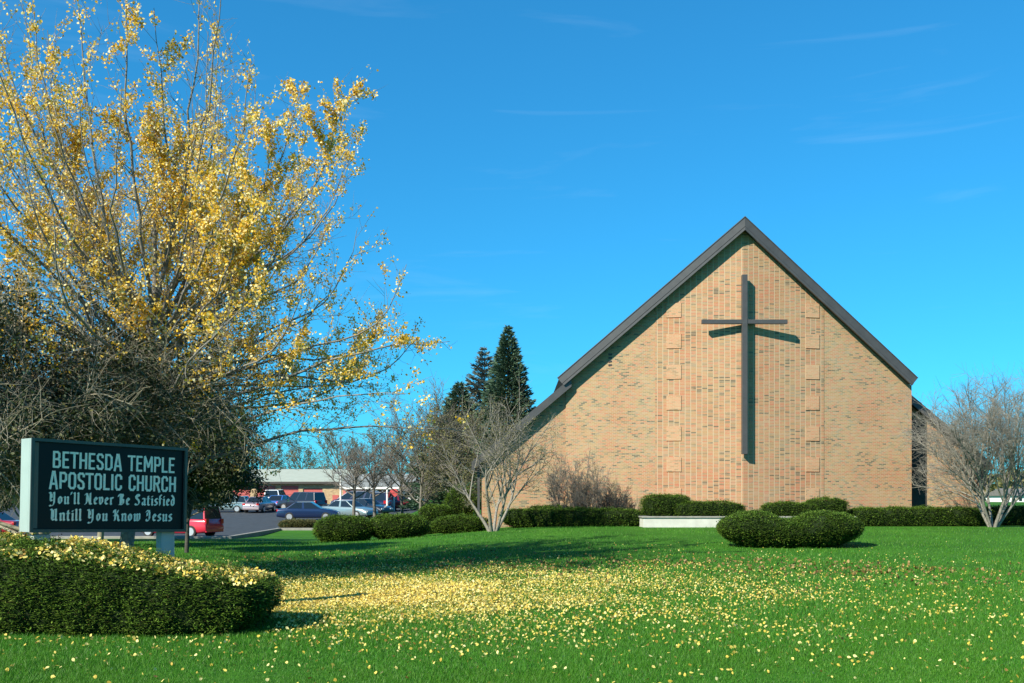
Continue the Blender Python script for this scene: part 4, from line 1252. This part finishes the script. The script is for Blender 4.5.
def road_sign():
    loc = on(394, 94); root = empty('road_sign', loc); tag(root, 'small red road sign on a white post near the white house', 'road sign')
    zt_ = E + (500 - 490) / 1000 * 94 - loc[2]
    mb = MB(); mb.box((-.07, 0, -.1), (.07, .1, zt_ - .2)); mb.build('post', M_WHITE, root)
    mb = MB(); R = .40
    pts = [(R * math.cos(math.pi / 8 + k * math.pi / 4), R * math.sin(math.pi / 8 + k * math.pi / 4)) for k in range(8)]
    mb.poly([(a, -.03, zt_ - .25 + b) for a, b in pts] + [(a, -.004, zt_ - .25 + b) for a, b in pts], [tuple(range(8)), tuple(range(8, 16))[::-1]] + [(i, (i + 1) % 8, 8 + (i + 1) % 8, 8 + i) for i in range(8)])
    mb.build('plate', plain('sign_red', (.55, .06, .06), .5), root)
road_sign()

# ------------------------------------------------------------------ parked cars
def paint(name, c, metal=.25): return plain(name, c, .28, metal, .5, 0, 1, 0, .8)
M_TYRE = plain('tyre', (.02, .02, .02), .85)
M_RIM = plain('rim', (.55, .56, .58), .35, .6)
M_HEAD = plain('headlight', (.75, .78, .8), .15)
M_TAIL = plain('tail_light', (.45, .015, .02), .2)
M_TRIM = plain('black_trim', (.03, .03, .032), .6)
SHAPES = {
 # length, width, wheel x, wheel r, body top profile [(x, z)], cabin base (rear, front), roof (rear, front), roof z, belt z
 'sedan': (4.7, 1.76, (-1.36, 1.40), .33, [(-2.35, .62), (-2.28, .92), (-1.5, .98), (1.0, .95), (1.9, .82), (2.28, .70), (2.35, .52)], (-1.75, 1.08), (-.95, .22), 1.43, .93),
 'wagon': (4.7, 1.78, (-1.38, 1.40), .33, [(-2.35, .60), (-2.3, .95), (-1.5, .97), (1.0, .95), (1.9, .84), (2.28, .72), (2.35, .52)], (-2.26, 1.08), (-2.0, .25), 1.48, .94),
 'van':   (4.75, 1.88, (-1.42, 1.48), .345, [(-2.37, .60), (-2.33, 1.05), (-1.5, 1.07), (1.1, 1.05), (1.95, .95), (2.3, .78), (2.37, .55)], (-2.30, 1.75), (-2.15, .55), 1.78, 1.04),
 'suv':   (4.75, 1.90, (-1.38, 1.42), .38, [(-2.37, .68), (-2.33, 1.08), (-1.5, 1.10), (1.0, 1.08), (2.1, 1.02), (2.33, .85), (2.37, .60)], (-2.28, 1.12), (-2.12, .40), 1.80, 1.07),
}
_protos = {}
def make_car(kind, mat):
    L, W, wx, wr, prof, cb, cr, zr, belt = SHAPES[kind]
    hw = W / 2
    root = empty('parked_car', (0, 0, 0))
    xs = np.array([p[0] for p in prof]); zs = np.array([p[1] for p in prof])
    st = sorted(set(list(xs) + list(np.linspace(-L / 2 + .1, L / 2 - .1, 14))))
    V = []; nS = 12
    for x in st:
        zt = float(np.interp(x, xs, zs)); e = 1 - .10 * (abs(x) / (L / 2)) ** 5
        w = hw * e; zb_ = .22 + .10 * (abs(x) / (L / 2)) ** 6
        half = [(w * .90, zb_), (w * .985, zb_ + .10), (w, .52), (w * .985, zt - .18), (w * .95, zt - .04), (w * .80, zt)]
        V += [(x, y, z) for y, z in half] + [(x, -y, z) for y, z in reversed(half)]
    V = np.array(V); n = len(st)
    F = []
    for i in range(n - 1):
        for j in range(nS):
            a, b = i * nS + j, i * nS + (j + 1) % nS; F.append((a, a + nS, b + nS, b))
    mb = MB(); mb.poly(V.tolist(), F + [tuple(range(nS)), tuple(range((n - 1) * nS, n * nS))[::-1]])
    # cabin shell
    y0, y1 = hw * .90, hw * .72
    zb_ = belt - .05
    cab = [(cb[0], -y0, zb_), (cb[1], -y0, zb_), (cb[1], y0, zb_), (cb[0], y0, zb_), (cr[0], -y1, zr), (cr[1], -y1, zr), (cr[1], y1, zr), (cr[0], y1, zr)]
    body = mb.build('body', mat, root, smooth=True)
    m2 = MB(); m2.hexa([Vector(p) for p in cab]); m2.build('cabin', mat, root, bevel=.07, segs=2, smooth=False)
    C = [Vector(p) for p in cab]
    def pane(q, inset, name, out):
        a, b, c, d = q
        n_ = (b - a).cross(d - a).normalized()
        if n_.dot(out) < 0: n_ = -n_
        ce = (a + b + c + d) / 4
        p = []
        for v, lo in ((a, 1), (b, 1), (c, 0), (d, 0)):
            t = v + (ce - v) * inset
            p.append(t)
        m = MB(); m.hexa([v - n_ * .02 for v in p] + [v + n_ * .006 for v in p]); m.build(name, M_GLASSD, root)
    pane((C[1], C[2], C[6], C[5]), .13, 'windscreen', Vector((1, 0, 0)))
    pane((C[0], C[3], C[7], C[4]), .15, 'rear_window', Vector((-1, 0, 0)))
    nb = 3 if kind in ('van', 'wagon', 'suv') else 2
    for s, (i0, i1, i2, i3) in ((-1, (0, 1, 5, 4)), (1, (3, 2, 6, 7))):
        for k in range(nb):
            t0, t1 = (k + .03) / nb, (k + .97) / nb
            q = (C[i0].lerp(C[i1], t0), C[i0].lerp(C[i1], t1), C[i3].lerp(C[i2], t1), C[i3].lerp(C[i2], t0))
            pane(q, .11, 'side_window', Vector((0, s, 0)))
    for x in wx:
        for s in (-1, 1):
            m = MB(); m.cyl((x, s * (hw - .19) - (.0 if s > 0 else .2), wr), wr, .20, 18, 'y')
            m.v = [(a, b + (.0 if s > 0 else 0), c) for a, b, c in m.v]
            ty = m.build('tyre', M_TYRE, root, bevel=.02, segs=1)
            ty.name = 'wheel'
            m = MB(); yb = s * (hw + .012) if s > 0 else -(hw + .012) - .02
            m.cyl((x, yb - (.02 if s > 0 else 0) + .004 * s, wr), wr * .66, .024, 16, 'y'); m.build('rim', M_RIM, ty)
    for s in (-1, 1):
        zf = float(np.interp(L / 2 - .12, xs, zs)) - .12
        m = MB(); m.box((L / 2 - .22, s * hw * .62 - .17, zf - .08), (L / 2 - .005, s * hw * .62 + .17, zf + .06)); m.build('headlight', M_HEAD, root, bevel=.03)
        zt_ = .82 if kind == 'sedan' else 1.0
        m = MB(); m.box((-L / 2 - .008, s * hw * .74 - .13, zt_ - (.10 if kind == 'sedan' else .22)), (-L / 2 + .16, s * hw * .74 + .13, zt_ + .06)); m.build('tail_light', M_TAIL, root, bevel=.02)
    for sx in (-1, 1):
        m = MB(); m.box((sx * (L / 2 - .05) - .07, -hw * .86, .30), (sx * (L / 2 - .05) + .07, hw * .86, .50)); m.build('bumper', mat if kind != 'suv' else M_TRIM, root, bevel=.04)
    return root

def park(kind, col, px, d, head, label, metal=.25, cat='car'):
    """head: direction the nose points, degrees from +X"""
    r = make_car(kind, paint('car_paint', col, metal))
    X = (px - 512) / 1000 * d
    sl = -math.atan(.032) * math.sin(math.radians(head)) if d > 60 else 0
    r.location = (X, d, gz(X, d) + .015)
    h = math.radians(head)
    # stand on the gentle slope of the lot
    up = Vector((0, -.032, 1)).normalized() if d > 60 else Vector((0, 0, 1))
    fx = Vector((math.cos(h), math.sin(h), 0)); fx = (fx - up * fx.dot(up)).normalized(); fy = up.cross(fx)
    r.rotation_euler = Matrix((fx, fy, up)).transposed().to_euler()
    tag(r, label, cat, 'cars parked in the lot')
    return r
park('van', (.50, .02, .045), 180, 57.6, 161, 'red minivan seen from its side just right of the sign', 0.05, 'minivan')
park('sedan', (.30, .012, .025), -18, 57.5, 176, 'dark red car showing in the gap left of the sign', 0.05)
park('wagon', (.26, .36, .38), 225, 92, 178, 'silver-green station wagon under the dark trees', .4)
park('sedan', (.10, .20, .30), 203, 97, 176, 'teal blue sedan mostly behind the dark tree, left of the station wagon', .3)
park('sedan', (.30, .24, .26), 260, 92, 84, 'grey sedan seen from behind, right of the station wagon', .4)
park('van', (.72, .74, .74), 276, 106, 92, 'white van in front of the second red garage door', .05, 'van')
park('sedan', (.05, .14, .42), 281, 97, 80, 'bright blue car tucked in beside the white van', .3)
park('suv', (.020, .022, .035), 302, 94, 150, 'black sport utility vehicle behind the dark blue sedan', .2, 'suv')
park('sedan', (.012, .028, .085), 309, 77.5, 3, 'long dark blue sedan in front, above the kerb shrub', .3)
park('sedan', (.22, .30, .32), 349, 81, -28, 'silver-green sedan parked right behind the lamp post', .4)
park('sedan', (.02, .025, .035), 367, 86, -35, 'dark sedan parked beside the middle bare tree of the lot', .3)
park('van', (.012, .016, .05), 356, 99, 172, 'navy van in front of the pink wall', .2, 'van')
park('suv', (.012, .02, .06), 383, 94, 85, 'navy sport utility vehicle seen from behind by the white pole', .2, 'suv')
park('sedan', (.25, .015, .03), 400, 96, 20, 'dark red car in front of the white house', .1)
